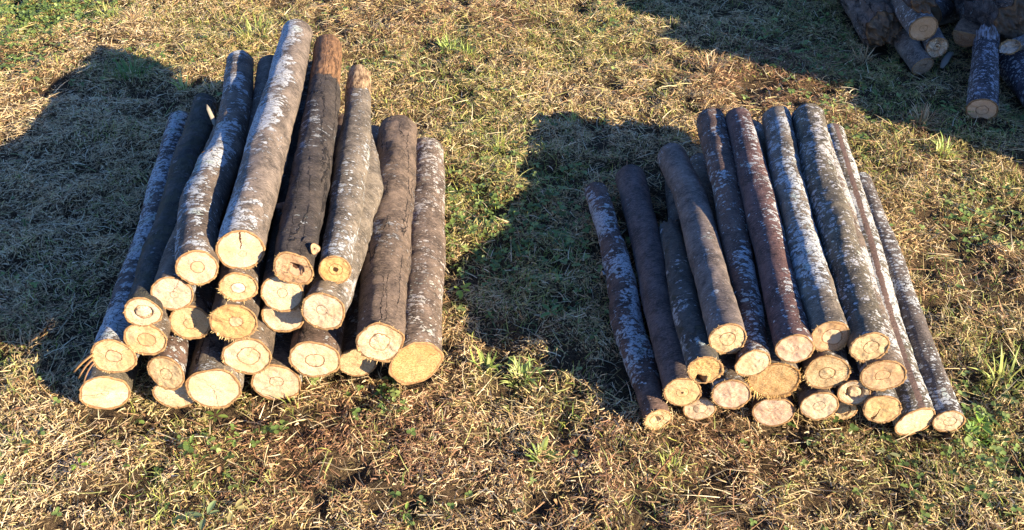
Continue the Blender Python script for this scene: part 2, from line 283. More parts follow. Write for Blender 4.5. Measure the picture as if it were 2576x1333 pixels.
PATHS = {
'L1': [[-0.5258,1.4786,0.3979,0.0447],[-0.534,1.6007,0.3912,0.0455],[-0.5421,1.7228,0.3845,0.0462],[-0.55,1.8449,0.3777,0.0467],[-0.5573,1.967,0.3707,0.0465],[-0.5671,2.1298,0.3614,0.0459],[-0.5755,2.2519,0.3548,0.0449],[-0.5845,2.3739,0.3484,0.0435],[-0.5935,2.496,0.3421,0.0418]],
'L2': [[-0.601,1.4371,0.3864,0.0403],[-0.6283,1.5546,0.3783,0.0424],[-0.6508,1.6726,0.3684,0.0443],[-0.6571,1.7923,0.3524,0.042],[-0.6646,1.9119,0.3369,0.04],[-0.6853,2.0703,0.3202,0.0396],[-0.7046,2.1886,0.309,0.0398],[-0.7257,2.3067,0.2984,0.0401],[-0.7468,2.4249,0.2879,0.0404]],
'L3': [[-0.6607,1.4337,0.3231,0.0388],[-0.6717,1.5494,0.3095,0.0391],[-0.6827,1.6651,0.2958,0.0393],[-0.6938,1.7808,0.2821,0.0392],[-0.7048,1.8966,0.2684,0.0391],[-0.7195,2.0509,0.2502,0.0386],[-0.7305,2.1666,0.2365,0.038],[-0.7415,2.2823,0.2229,0.0373],[-0.7526,2.398,0.2092,0.0364]],
'L4': [[-0.5405,1.4564,0.3212,0.0368],[-0.5552,1.5718,0.3162,0.037],[-0.5699,1.6871,0.3113,0.037],[-0.5846,1.8025,0.3064,0.0369],[-0.5994,1.9179,0.3015,0.0366],[-0.619,2.0717,0.2949,0.0361],[-0.6337,2.1871,0.29,0.0355],[-0.6484,2.3025,0.2851,0.0347],[-0.6631,2.4178,0.2802,0.0339]],
'L5': [[-0.4249,1.4584,0.3678,0.0386],[-0.4329,1.5781,0.3621,0.0408],[-0.4409,1.6978,0.3564,0.0431],[-0.449,1.8174,0.3507,0.0445],[-0.4574,1.937,0.3451,0.0435],[-0.4688,2.0965,0.3377,0.0419],[-0.48,2.216,0.3328,0.0405],[-0.4925,2.3353,0.3283,0.0389],[-0.505,2.4547,0.3237,0.0371]],
'L6': [[-0.355,1.5002,0.3291,0.0326],[-0.3617,1.6137,0.3179,0.0344],[-0.3685,1.7272,0.3068,0.0361],[-0.3752,1.8407,0.2957,0.0379],[-0.3821,1.9542,0.2846,0.0398],[-0.3937,2.1053,0.2703,0.0374],[-0.4028,2.2187,0.2596,0.035],[-0.4135,2.332,0.2494,0.0331],[-0.425,2.4452,0.2392,0.0311]],
'L8': [[-0.3762,1.4463,0.2637,0.0422],[-0.3714,1.5474,0.2486,0.0434],[-0.3707,1.6485,0.2346,0.0453],[-0.3727,1.7495,0.2212,0.0477],[-0.3747,1.8504,0.2079,0.0501],[-0.3796,1.985,0.1905,0.0486],[-0.385,2.0858,0.1779,0.0435],[-0.4012,2.1864,0.1677,0.0393],[-0.4257,2.2866,0.1593,0.0357]],
'L9': [[-0.4595,1.4711,0.2925,0.043],[-0.4705,1.5869,0.2868,0.0435],[-0.4816,1.7027,0.2811,0.0439],[-0.4926,1.8184,0.2754,0.0441],[-0.5037,1.9342,0.2697,0.0442],[-0.5184,2.0886,0.2621,0.0442],[-0.5295,2.2044,0.2564,0.044],[-0.5405,2.3201,0.2507,0.0436],[-0.5516,2.4359,0.245,0.0432]],
'L10': [[-0.4757,1.4982,0.2039,0.0438],[-0.4852,1.6141,0.1983,0.0444],[-0.4946,1.7301,0.1927,0.0448],[-0.5041,1.846,0.187,0.045],[-0.5135,1.962,0.1814,0.0452],[-0.5261,2.1166,0.1739,0.0452],[-0.5356,2.2325,0.1682,0.0451],[-0.5451,2.3484,0.1626,0.0448],[-0.5545,2.4644,0.157,0.0444]],
'L11': [[-0.559,1.4378,0.2441,0.0455],[-0.5718,1.553,0.2391,0.0459],[-0.5845,1.6683,0.234,0.0461],[-0.5973,1.7835,0.229,0.0462],[-0.6101,1.8987,0.2239,0.0462],[-0.6272,2.0523,0.2172,0.0459],[-0.64,2.1675,0.2121,0.0455],[-0.6527,2.2828,0.2071,0.0449],[-0.6655,2.398,0.202,0.0442]],
'L12': [[-0.6575,1.4637,0.2174,0.0398],[-0.6674,1.5792,0.2071,0.0403],[-0.6773,1.6948,0.1969,0.0406],[-0.6872,1.8104,0.1866,0.0408],[-0.6971,1.926,0.1763,0.0409],[-0.7103,2.0801,0.1626,0.0408],[-0.7202,2.1957,0.1523,0.0405],[-0.7301,2.3112,0.142,0.0402],[-0.74,2.4268,0.1317,0.0397]],
'L13': [[-0.72,1.4078,0.2994,0.0356],[-0.7335,1.5219,0.2867,0.0359],[-0.7471,1.636,0.274,0.0361],[-0.7624,1.75,0.2621,0.0359],[-0.7783,1.864,0.2505,0.0356],[-0.7987,2.0159,0.2347,0.0353],[-0.8134,2.13,0.2226,0.0353],[-0.8281,2.244,0.2104,0.0352],[-0.8428,2.3581,0.1982,0.035]],
'L14': [[-0.7332,1.4097,0.2247,0.0405],[-0.7417,1.5158,0.2144,0.0405],[-0.7501,1.6219,0.204,0.0404],[-0.7586,1.7279,0.1936,0.0401],[-0.7671,1.834,0.1833,0.0397],[-0.7784,1.9754,0.1695,0.0388],[-0.7869,2.0815,0.1591,0.038],[-0.7954,2.1875,0.1488,0.0371],[-0.8039,2.2936,0.1384,0.036]],
'L15': [[-0.8035,1.3989,0.1848,0.0441],[-0.8151,1.5153,0.1779,0.0438],[-0.8268,1.6317,0.1709,0.0434],[-0.8386,1.7482,0.164,0.0428],[-0.8543,1.8642,0.1589,0.0417],[-0.8777,2.0186,0.1532,0.0399],[-0.8941,2.1345,0.1484,0.0383],[-0.91,2.2505,0.1434,0.0365],[-0.926,2.3665,0.1384,0.0345]],
'L16': [[-0.8658,1.4269,0.047,0.0507],[-0.8712,1.5331,0.0488,0.0504],[-0.8765,1.6394,0.0505,0.05],[-0.8819,1.7457,0.0522,0.0493],[-0.8875,1.8519,0.0541,0.0485],[-0.9012,1.993,0.0594,0.0472],[-0.9131,2.0986,0.0642,0.0461],[-0.925,2.2042,0.0689,0.0448],[-0.9369,2.3099,0.0736,0.0434]],
'L17': [[-0.7128,1.4056,0.1319,0.0368],[-0.7317,1.5206,0.1264,0.0373],[-0.7506,1.6356,0.121,0.0377],[-0.7695,1.7506,0.1155,0.0381],[-0.7884,1.8656,0.11,0.0383],[-0.8137,2.019,0.1028,0.0385],[-0.8326,2.134,0.0973,0.0385],[-0.8515,2.249,0.0918,0.0385],[-0.8704,2.364,0.0864,0.0383]],
'L18': [[-0.718,1.4287,0.0433,0.0457],[-0.727,1.5441,0.0433,0.0462],[-0.7361,1.6596,0.0432,0.0465],[-0.7451,1.7751,0.0432,0.0467],[-0.7541,1.8906,0.0432,0.0468],[-0.7662,2.0445,0.0431,0.0468],[-0.7752,2.16,0.0431,0.0466],[-0.7842,2.2754,0.043,0.0462],[-0.7933,2.3909,0.043,0.0458]],
'L19': [[-0.6238,1.4099,0.0789,0.0558],[-0.6324,1.5258,0.0758,0.0562],[-0.641,1.6417,0.0727,0.0565],[-0.6496,1.7576,0.0695,0.0567],[-0.6583,1.8734,0.0664,0.0567],[-0.6697,2.028,0.0622,0.0564],[-0.6784,2.1438,0.0591,0.056],[-0.687,2.2597,0.0559,0.0554],[-0.6956,2.3756,0.0528,0.0546]],
'L20': [[-0.5484,1.4353,0.1485,0.0485],[-0.5578,1.5511,0.1451,0.0489],[-0.5672,1.6669,0.1416,0.0492],[-0.5767,1.7827,0.1382,0.0493],[-0.5861,1.8986,0.1348,0.0493],[-0.5987,2.053,0.1302,0.049],[-0.6081,2.1688,0.1267,0.0486],[-0.6175,2.2846,0.1233,0.0481],[-0.6269,2.4004,0.1198,0.0474]],
'L21': [[-0.5069,1.4539,0.051,0.052],[-0.5141,1.5699,0.0508,0.0524],[-0.5213,1.6859,0.0505,0.0527],[-0.5286,1.8019,0.0502,0.0527],[-0.5358,1.918,0.0499,0.0527],[-0.5454,2.0726,0.0495,0.0524],[-0.5527,2.1886,0.0493,0.052],[-0.5599,2.3047,0.049,0.0514],[-0.5671,2.4207,0.0487,0.0507]],
'L22': [[-0.4146,1.4513,0.1227,0.0508],[-0.4219,1.5671,0.1179,0.0513],[-0.4293,1.683,0.1132,0.0517],[-0.4366,1.7988,0.1085,0.0519],[-0.444,1.9146,0.1038,0.0519],[-0.4538,2.0691,0.0975,0.0517],[-0.4611,2.1849,0.0927,0.0514],[-0.4685,2.3008,0.088,0.0509],[-0.4758,2.4166,0.0833,0.0503]],
'L23': [[-0.3413,1.5162,0.0467,0.0402],[-0.3491,1.6286,0.0454,0.0404],[-0.357,1.7409,0.0441,0.0405],[-0.3648,1.8532,0.0428,0.0404],[-0.3726,1.9655,0.0415,0.0403],[-0.3831,2.1153,0.0397,0.04],[-0.3909,2.2276,0.0384,0.0396],[-0.3987,2.34,0.0371,0.0391],[-0.4066,2.4523,0.0357,0.0385]],
'L24': [[-0.2743,1.4492,0.1749,0.0508],[-0.281,1.5633,0.1638,0.0519],[-0.2876,1.6774,0.1527,0.0529],[-0.2942,1.7915,0.1416,0.0538],[-0.3007,1.9057,0.1305,0.0544],[-0.309,2.0579,0.1156,0.0548],[-0.3152,2.172,0.1044,0.0549],[-0.3215,2.2862,0.0933,0.0548],[-0.3277,2.4003,0.0821,0.0546]],
'L25': [[-0.2084,1.496,0.0675,0.0534],[-0.2119,1.5996,0.0646,0.0536],[-0.2154,1.7032,0.0616,0.0537],[-0.2188,1.8068,0.0587,0.0536],[-0.2223,1.9104,0.0557,0.0533],[-0.2273,2.0485,0.0518,0.0519],[-0.2312,2.1521,0.0489,0.0503],[-0.235,2.2557,0.046,0.0485],[-0.2389,2.3593,0.0431,0.0466]],
'R1': [[0.3034,1.3646,0.0322,0.0282],[0.2918,1.46,0.0334,0.0312],[0.2782,1.5552,0.034,0.035],[0.2694,1.6508,0.0359,0.0348],[0.2659,1.7469,0.0392,0.0352],[0.2569,1.8747,0.0425,0.0317],[0.2483,1.9704,0.0444,0.0293],[0.2382,2.0659,0.046,0.0297],[0.228,2.1614,0.0475,0.03]],
'R2': [[0.3527,1.389,0.0914,0.0382],[0.3496,1.4911,0.0848,0.0387],[0.3464,1.5932,0.0783,0.0392],[0.3432,1.6953,0.0718,0.0395],[0.34,1.7974,0.0652,0.0397],[0.3358,1.9335,0.0565,0.04],[0.3326,2.0356,0.05,0.0403],[0.3294,2.1377,0.0435,0.0405],[0.3262,2.2398,0.0369,0.0407]],
'R3': [[0.3794,1.3499,0.1984,0.0329],[0.3802,1.4213,0.1832,0.0334],[0.381,1.4926,0.1679,0.0338],[0.3827,1.5641,0.153,0.034],[0.3863,1.6355,0.1386,0.0334],[0.391,1.7308,0.1193,0.0325],[0.3946,1.8022,0.1049,0.0318],[0.3982,1.8736,0.0905,0.0309],[0.4018,1.9451,0.0761,0.03]],
'R4': [[0.4269,1.3984,0.2351,0.0355],[0.4311,1.5005,0.2196,0.0365],[0.4352,1.6027,0.2041,0.0375],[0.4393,1.7049,0.1885,0.0385],[0.443,1.8071,0.1728,0.0393],[0.4467,1.9432,0.1514,0.0398],[0.4468,2.0452,0.1344,0.0401],[0.4423,2.147,0.1157,0.0402],[0.4376,2.2488,0.0968,0.0402]],
'R5': [[0.4802,1.3743,0.1901,0.0333],[0.4983,1.4856,0.1924,0.0297],[0.5048,1.5975,0.1914,0.0294],[0.5117,1.7094,0.1904,0.0317],[0.5182,1.8214,0.1894,0.0337],[0.5262,1.9706,0.1878,0.036],[0.531,2.0827,0.1862,0.0365],[0.5351,2.1948,0.1845,0.0362],[0.5392,2.3068,0.1828,0.0357]],
'R6': [[0.5568,1.3775,0.2292,0.036],[0.5631,1.4852,0.2266,0.0366],[0.5693,1.5929,0.2239,0.037],[0.5756,1.7006,0.2212,0.0374],[0.5812,1.8083,0.2183,0.0383],[0.5885,1.9519,0.2144,0.0396],[0.5944,2.0596,0.2116,0.0387],[0.6006,2.1673,0.2089,0.0371],[0.6068,2.275,0.2062,0.0352]],
'R7': [[0.6284,1.3954,0.2436,0.0377],[0.6344,1.4986,0.2392,0.0377],[0.6403,1.6019,0.2348,0.0375],[0.6465,1.7051,0.2305,0.0372],[0.6545,1.8081,0.2269,0.0371],[0.6662,1.9455,0.2224,0.0368],[0.6779,2.0483,0.2202,0.0372],[0.6906,2.151,0.2183,0.0376],[0.7034,2.2537,0.2165,0.0381]],
'R8': [[0.699,1.3707,0.2396,0.0374],[0.7076,1.4738,0.2385,0.0381],[0.7161,1.5769,0.2374,0.0389],[0.7246,1.6801,0.2362,0.0396],[0.732,1.7833,0.2346,0.0402],[0.7415,1.921,0.2324,0.0411],[0.7533,2.0238,0.2326,0.0415],[0.7673,2.1265,0.2337,0.0417],[0.7814,2.2291,0.2349,0.0418]],
'R9': [[0.738,1.3579,0.1744,0.0419],[0.749,1.4673,0.1705,0.0419],[0.7599,1.5768,0.1665,0.0417],[0.7708,1.6863,0.1626,0.0414],[0.7818,1.7957,0.1586,0.0408],[0.7963,1.9417,0.1533,0.0399],[0.8073,2.0511,0.1494,0.039],[0.8182,2.1606,0.1454,0.038],[0.8291,2.27,0.1415,0.0368]],
'R10': [[0.8377,1.3555,0.0381,0.0413],[0.843,1.4795,0.0423,0.0413],[0.8494,1.6034,0.0471,0.0411],[0.8593,1.727,0.0535,0.0407],[0.8695,1.8506,0.06,0.0401],[0.8825,2.0154,0.0683,0.039],[0.8918,2.1391,0.0744,0.0379],[0.9011,2.2627,0.0805,0.0366],[0.9104,2.3864,0.0866,0.0351]],
'R11': [[0.9088,1.3588,0.0342,0.0315],[0.915,1.4644,0.0331,0.0308],[0.9213,1.57,0.0319,0.03],[0.9289,1.6755,0.0315,0.0299],[0.9371,1.7809,0.0314,0.03],[0.9475,1.9216,0.0309,0.03],[0.9532,2.0272,0.0295,0.0296],[0.9586,2.1328,0.0279,0.0292],[0.964,2.2384,0.0262,0.0287]],
'R12': [[0.6343,1.3766,0.1637,0.0448],[0.6485,1.4915,0.1606,0.0453],[0.6626,1.6063,0.1575,0.0457],[0.6768,1.7211,0.1544,0.046],[0.6909,1.836,0.1513,0.0461],[0.7098,1.9891,0.1472,0.0461],[0.7239,2.1039,0.1441,0.0459],[0.7381,2.2187,0.141,0.0456],[0.7522,2.3336,0.1379,0.0452]],
'R13': [[0.5343,1.3834,0.1332,0.0502],[0.5489,1.4954,0.1324,0.0505],[0.5635,1.6074,0.1317,0.0507],[0.5781,1.7195,0.1309,0.0508],[0.5927,1.8315,0.1302,0.0507],[0.6122,1.9809,0.1292,0.0503],[0.6268,2.0929,0.1284,0.0498],[0.6415,2.2049,0.1277,0.0492],[0.6561,2.3169,0.1269,0.0484]],
'R14': [[0.6952,1.3627,0.117,0.0323],[0.7071,1.4757,0.1125,0.0327],[0.7189,1.5888,0.108,0.0331],[0.7307,1.7018,0.1035,0.0333],[0.7425,1.8149,0.099,0.0335],[0.7583,1.9656,0.093,0.0336],[0.7701,2.0787,0.0885,0.0336],[0.7819,2.1917,0.084,0.0335],[0.7938,2.3048,0.0795,0.0333]],
'R15': [[0.754,1.3469,0.0863,0.0373],[0.7646,1.4599,0.0802,0.0377],[0.7751,1.573,0.0741,0.0379],[0.7857,1.686,0.068,0.038],[0.7962,1.7991,0.0619,0.0381],[0.8103,1.9498,0.0537,0.0379],[0.8208,2.0628,0.0476,0.0377],[0.8313,2.1759,0.0415,0.0373],[0.8419,2.2889,0.0354,0.0368]],
'R16': [[0.6311,1.3634,0.0755,0.0385],[0.6425,1.4767,0.0711,0.0388],[0.6538,1.59,0.0667,0.0391],[0.6652,1.7033,0.0623,0.0392],[0.6765,1.8166,0.0579,0.0393],[0.6916,1.9677,0.052,0.0391],[0.703,2.081,0.0476,0.0389],[0.7143,2.1944,0.0432,0.0386],[0.7257,2.3077,0.0388,0.0381]],
'R17': [[0.7,1.3959,0.0272,0.0278],[0.71,1.5028,0.0271,0.028],[0.7199,1.6098,0.027,0.0282],[0.7299,1.7168,0.0269,0.0283],[0.7398,1.8237,0.0268,0.0284],[0.7531,1.9663,0.0267,0.0284],[0.7631,2.0733,0.0266,0.0283],[0.773,2.1803,0.0265,0.0281],[0.783,2.2872,0.0264,0.0279]],
'R18': [[0.5469,1.3773,0.0408,0.0424],[0.5592,1.4898,0.0406,0.0428],[0.5715,1.6023,0.0404,0.043],[0.5838,1.7148,0.0403,0.043],[0.5962,1.8273,0.0401,0.043],[0.6126,1.9773,0.0398,0.0428],[0.6249,2.0898,0.0396,0.0425],[0.6372,2.2023,0.0395,0.0421],[0.6495,2.3148,0.0393,0.0415]],
'R19': [[0.4496,1.3762,0.0972,0.0392],[0.4592,1.4905,0.0888,0.0388],[0.4688,1.6048,0.0804,0.0381],[0.4784,1.7191,0.072,0.0373],[0.488,1.8334,0.0637,0.0362],[0.5009,1.9858,0.0525,0.0345],[0.5105,2.1001,0.0441,0.033],[0.5201,2.2144,0.0357,0.0313],[0.5297,2.3287,0.0273,0.0294]],
'R20': [[0.3963,1.3949,0.0338,0.0336],[0.4045,1.5043,0.0333,0.0338],[0.4127,1.6137,0.0328,0.0339],[0.4209,1.7231,0.0323,0.0339],[0.4291,1.8325,0.0318,0.0339],[0.44,1.9783,0.0311,0.0336],[0.4482,2.0877,0.0306,0.0334],[0.4564,2.1971,0.0301,0.033],[0.4646,2.3065,0.0296,0.0326]],
}

# ---------------------------------------------------------------- logs
LOWLOGS = []
def resample(path, n):
    P = np.array(path, float); P[1:-1, :2] += (noise3(P[1:-1, :3], 6.0)-.5)[:, None]*np.array([[.006, 0]]); d = np.r_[0, np.cumsum(np.linalg.norm(np.diff(P[:, :3], axis=0), axis=1))]
    # Catmull-Rom through the stations
    out = []
    for t in np.linspace(0, d[-1], n):
        i = min(max(np.searchsorted(d, t)-1, 0), len(P)-2); f = (t-d[i])/(d[i+1]-d[i])
        p0, p1, p2, p3 = P[max(i-1,0)], P[i], P[i+1], P[min(i+2,len(P)-1)]
        out.append(.5*((2*p1)+(-p0+p2)*f+(2*p0-5*p1+4*p2-p3)*f*f+(-p0+3*p1-3*p2+p3)*f**3))
    return np.array(out), np.linspace(0, d[-1], n)
def frames(C):
    T = np.gradient(C, axis=0); T /= np.linalg.norm(T, axis=1)[:, None]
    ref = np.array([0, 0, 1.0]) if abs(T[0, 2]) < .8 else np.array([0, -1.0, 0])
    Rr = np.cross(T, ref); Rr /= np.linalg.norm(Rr, axis=1)[:, None]; U = np.cross(Rr, T)
    return T, Rr, U
NT = 72
def disc_mesh(name, ringpos, centre, nrm, disc, ht, rest_c, roughness, mat, parent, loc, seed, notch=None, groove=None, bulge=0., K=16):
    """a sawn face: rings of vertices from the rim (ringpos) to the centre"""
    V = [];D = [];Hh = [];RS = []
    m = len(ringpos)
    for k in range(K):
        f = 1 - (k/(K))
        f = f**.85
        V.append(centre + (ringpos-centre)*f); D.append(disc*f)
    V.append(centre[None]); D.append(np.zeros((1, 3)))
    V = np.concatenate(V); D = np.concatenate(D)
    H = (D - np.array([ht[1], ht[2], 0]))/ht[0]; H[:, 2] = 0
    rest = rest_c + D*np.array([np.linalg.norm(ringpos-centre, axis=1).mean()]*3)
    dsp = (fbm(rest, 60, seed, 3)-.5)*.006*roughness*2 + (noise3(rest, 220, seed)-.5)*.003*roughness
    rr = np.linalg.norm(D, axis=1); dsp *= np.clip((1.02-rr)*12, 0.15, 1); dsp += bulge*(1-rr**2)
    if groove:                                   # rotten ring or hole: (inner, outer, depth) in heart radii
        hr = np.linalg.norm(H, axis=1) + (noise3(rest, 80, seed)-.5)*.4
        dsp -= groove[2]*np.clip((hr-groove[0])/.12, 0, 1)*np.clip((groove[1]-hr)/.12, 0, 1)
    if notch:                                    # (angle, width, depth, reach)
        a = np.arctan2(D[:, 1], D[:, 0]); da = np.abs((a-R(notch[0])+math.pi) % (2*math.pi)-math.pi)*rr
        dsp -= notch[2]*np.clip((notch[1]-da)/notch[1], 0, 1)*np.clip((rr-notch[3])*6, 0, 1)
    V = V + nrm*dsp[:, None]
    Q = []; starts = []; 
    for k in range(K-1):
        for j in range(m): Q.append((k*m+j, k*m+(j+1) % m, (k+1)*m+(j+1) % m, (k+1)*m+j))
    flat = list(np.array(Q).ravel()); starts = list(range(0, len(flat), 4)); c = K*m
    for j in range(m):
        starts.append(len(flat)); flat += [(K-1)*m+j, (K-1)*m+(j+1) % m, c]
    return make_mesh(name, V, flat, starts, mat, parent, True, {'disc': D, 'heart': H, 'rest': rest+seed*.13}, loc=loc)

def fringe(ringpos, centre, nrm, parent, loc, amount, seed, tone=(.62,.45,.22)):
    """torn bark fibres standing round the sawn edge"""
    g = np.random.default_rng(seed); N = int(60+460*amount); m = len(ringpos)
    t = g.random(N)*m
    keep = noise3(np.stack([t*.11, t*0+3, t*0+seed*1.7], 1))*.8 + noise3(np.stack([t*.30, t*0, t*0+seed], 1))*.9 + g.random(N)*.45 > 1.20-.20*amount; t = t[keep]; N = len(t)
    i = t.astype(int) % m; f = (t-np.floor(t))[:, None]; p = ringpos[i]*(1-f)+ringpos[(i+1) % m]*f
    out = p-centre; rad = np.linalg.norm(out, axis=1)[:, None]; out = out/rad
    tan = np.cross(out, nrm)
    L = (.0012+.0075*g.random(N)**4*(.15+amount*1.2))[:, None]
    d = out*(.35+.7*g.random((N,1))) + nrm*(.1+.8*g.random((N,1))) + tan*g.normal(0, .35, (N,1)); d /= np.linalg.norm(d, axis=1)[:, None]
    wv = tan*(.0005+.0010*g.random((N,1))**2)
    p = p - out*.0035*g.random((N,1)) - nrm*.0006
    mid = p + d*L*.55; tip = p + d*L + nrm*L*g.normal(0, .3, (N,1))
    V = np.stack([p-wv, p+wv, mid+wv*.8, mid-wv*.8, tip], 1).reshape(-1, 3)
    # ragged band of inner bark that carries the fibres
    q = np.arange(m); jag_ = .0003+.0026*noise3(np.stack([q*.9, q*0., q*0.+seed], 1))**2*(.5+amount)
    od = ringpos-centre; od = od/np.linalg.norm(od, axis=1)[:, None]
    band = np.concatenate([ringpos-od*.0016+nrm*.0004, ringpos+od*jag_[:, None]+nrm*(.0006+jag_*.5)[:, None], ringpos+od*.0004-nrm*.002])
    base = np.arange(N)[:, None]*5
    flat = np.concatenate([base+np.array([[0,1,2,3,3,2,4]])], 1).ravel(); st = (np.arange(N)[:, None]*7+np.array([[0,4]])).ravel()
    cc = np.array(tone)[None]*(.45+.9*g.random((N,1)))*np.array([1, .97, .9]); cols = np.repeat(cc, 5, 0)
    o_ = len(V); V = np.concatenate([V, band]); k2 = (q+1) % m
    bq = np.concatenate([np.stack([o_+q, o_+k2, o_+m+k2, o_+m+q], 1), np.stack([o_+m+q, o_+m+k2, o_+2*m+k2, o_+2*m+q], 1)])
    st = np.r_[st, len(flat)+np.arange(2*m)*4]; flat = np.r_[flat, bq.ravel()]
    cols = np.concatenate([cols, np.tile(np.array(tone)*np.array([.62,.5,.45]), (3*m, 1))*(.6+.8*np.tile(noise3(np.stack([q*1.7, q*0., q*0.+9], 1)), 3))[:, None]])
    return make_mesh('torn_fibre', V, flat, st, M_FIBRE, parent, False, cols=cols, loc=loc)

def stub(C, T, Rr, U, rad, s_frac, theta, length, r0, parent, loc, bark, face, lean=.3, seed=1, ln=None):
    """a cut side branch: bark tube with its own little sawn face"""
    i = int(s_frac*(len(C)-1)); th = R(theta); out = Rr[i]*math.cos(th)+U[i]*math.sin(th)
    base = C[i]+out*rad[i]*.82; d = out*1.0 - T[i]*lean; d /= np.linalg.norm(d)
    a = np.cross(d, T[i]); a /= np.linalg.norm(a); bb = np.cross(a, d); m = 20; an = np.linspace(0, 2*math.pi, m, endpoint=False)
    V = []; rest = []
    for k in range(6):
        f = k/5; r = r0*(1.75-1.1*min(1, f*1.6)+.35*max(0, f-.4)) ; c = base+d*(length+rad[i]*.18)*f
        rr = r*(1+.12*np.sin(an*3+seed+f*2))
        V.append(c+np.outer(np.cos(an)*rr, a)+np.outer(np.sin(an)*rr, bb)); rest.append(np.stack([np.cos(an)*r+seed, np.sin(an)*r, an*0+f*length], 1))
    rim = V[-1]; V = np.concatenate(V); rest = np.concatenate(rest); Q = []
    for k in range(5):
        for j in range(m): Q.append((k*m+j, k*m+(j+1) % m, (k+1)*m+(j+1) % m, (k+1)*m+j))
    f, st = quads(Q)
    sb = make_mesh('branch_stub', V, f, st, bark, parent, True, {'rest': rest, 'frac': rest*0+.3}, loc=loc)
    disc = np.stack([np.cos(an), np.sin(an), an*0], 1)
    disc_mesh('cut_face', rim, rim.mean(0), d, disc, (.4, 0, 0), rest[-1:]*0, .6, face, sb, loc, seed, K=5)

def build_log(name, path, label, group, bark, face, seed, knots=(), heart=(.35, 0, 0), shear=(0, 0), fray=.3, frough=.5, groove=None, notch=None,
              rough=1., stubs=(), bulge=.0, back_rough=.5, cat='log', squash=1., flat=None, fjag=0., backface=None, K=None, jag=0., fibre_tone=(.62,.45,.22)):
    n = 110
    S, sl_ = resample(path, n); C = S[:, :3]; rad = S[:, 3].copy(); T, Rr, U = frames(C)
    zlow = (C[:, 2]-rad).min(); mid = C[n//2]; loc = (float(mid[0]), float(mid[1]), float(max(0, mid[2]-rad[n//2])))
    root = empty(name, loc); tag(root, label, cat, group)
    an = np.linspace(0, 2*math.pi, NT, endpoint=False); TH, SL = np.meshgrid(an, sl_)
    r = np.repeat(rad[:, None], NT, 1); fr = SL/sl_[-1]
    rest = np.stack([np.cos(TH)*r, np.sin(TH)*r, SL], -1).reshape(-1, 3) + np.array([seed*1.37, seed*.71, seed*2.11])
    nz = (fbm(rest*np.array([1, 1, .3]), 23, seed, 2)-.5)*.24*min(rough, 1.5) + (fbm(rest, 11, seed+9, 2)-.5)*.10*rough + (fbm(rest*np.array([1, 1, 1.5]), 55, seed, 2)-.5)*.085*rough
    r = r*(1+nz.reshape(r.shape))
    for (sf, th, amp, sz) in knots:
        da = np.abs((TH-R(th)+math.pi) % (2*math.pi)-math.pi)*np.repeat(rad[:, None], NT, 1); ds = np.abs(SL-sf*sl_[-1])
        r = r + amp*np.exp(-(da**2/(sz**2)+ds**2/((sz*1.7)**2)))
    ox = np.cos(TH)*r; oy = np.sin(TH)*r*squash
    if flat is not None: oy = np.minimum(oy, flat*np.repeat(rad[:, None], NT, 1)+.03*oy)
    sh = (shear[0]*ox+shear[1]*oy)*np.clip(1-fr*9, 0, 1)
    if fjag:
        jn = (fbm(np.stack([np.cos(TH[0])*2.2, np.sin(TH[0])*2.2, TH[0]*0+seed], 1), 1.6, seed, 4)-.5)*fjag
        sh = sh + jn[None]*np.clip(1-fr*6, 0, 1)
        r_ = 1-np.clip(1-fr*14, 0, 1)**2*.35*(fbm(rest, 30, seed, 3).reshape(fr.shape)+.2); ox = ox*r_; oy = oy*r_
    if jag:                                      # broken back end
        jn = (noise3(np.stack([np.cos(TH[0])*3.5, np.sin(TH[0])*3.5, TH[0]*0+seed], 1))*.6+noise3(np.stack([np.cos(TH[0])*9, np.sin(TH[0])*9, TH[0]*0+seed], 1))*.5-.4)*jag
        sh = sh + jn[None]*np.clip((fr-.9)*10, 0, 1)
    V = C[:, None]+ox[..., None]*Rr[:, None]+oy[..., None]*U[:, None]-(sh[..., None]*-1)*T[:, None]
    idx = np.arange(n*NT).reshape(n, NT); Q = np.stack([idx[:-1], np.roll(idx[:-1], -1, 1), np.roll(idx[1:], -1, 1), idx[1:]], -1)
    f, st = quads(Q)
    frac = np.stack([np.cos(TH), np.sin(TH), fr], -1).reshape(-1, 3)
    make_mesh('bark', V.reshape(-1, 3), f, st, bark, root, True, {'rest': rest, 'frac': frac}, loc=loc)
    disc = np.stack([np.cos(an), np.sin(an), an*0], 1)
    disc_mesh('cut_face', V[0], V[0].mean(0), -T[0], disc, heart, np.array([[0, 0, 0.]]), frough, face, root, loc, seed, notch, groove, bulge)
    disc_mesh('cut_face', V[-1][::-1], V[-1].mean(0), T[-1], disc[::-1], (.3, .05, 0), np.array([[3., 0, 0]]), back_rough, backface or face, root, loc, seed+5, K=6)
    if fray > 0: fringe(V[0], V[0].mean(0), -T[0], root, loc, fray, seed, fibre_tone)
    for q in stubs: stub(C, T, Rr, U, rad, *q[:4], root, loc, bark, face, lean=q[4] if len(q) > 4 else .3, seed=seed)
    ins = C[:, 2]-rad < .035
    if ins.any(): LOWLOGS.append(np.c_[C[ins][:, :2], rad[ins]])
    return root, (C, T, Rr, U, rad, loc)

YEL=(.55,.43,.25); PALE=(.57,.465,.33); PINK=(.56,.41,.30); TAN=(.50,.34,.2); ORG=(.56,.39,.19); BRT=(.59,.49,.335)
GB=(.115,.085,.060); RB=(.10,.062,.044); DB=(.055,.042,.032); TB=(.14,.112,.08); PB=(.080,.060,.050); OB=(.095,.078,.052)
GL='sawn logs piled on the left'; GR='sawn logs piled on the right'
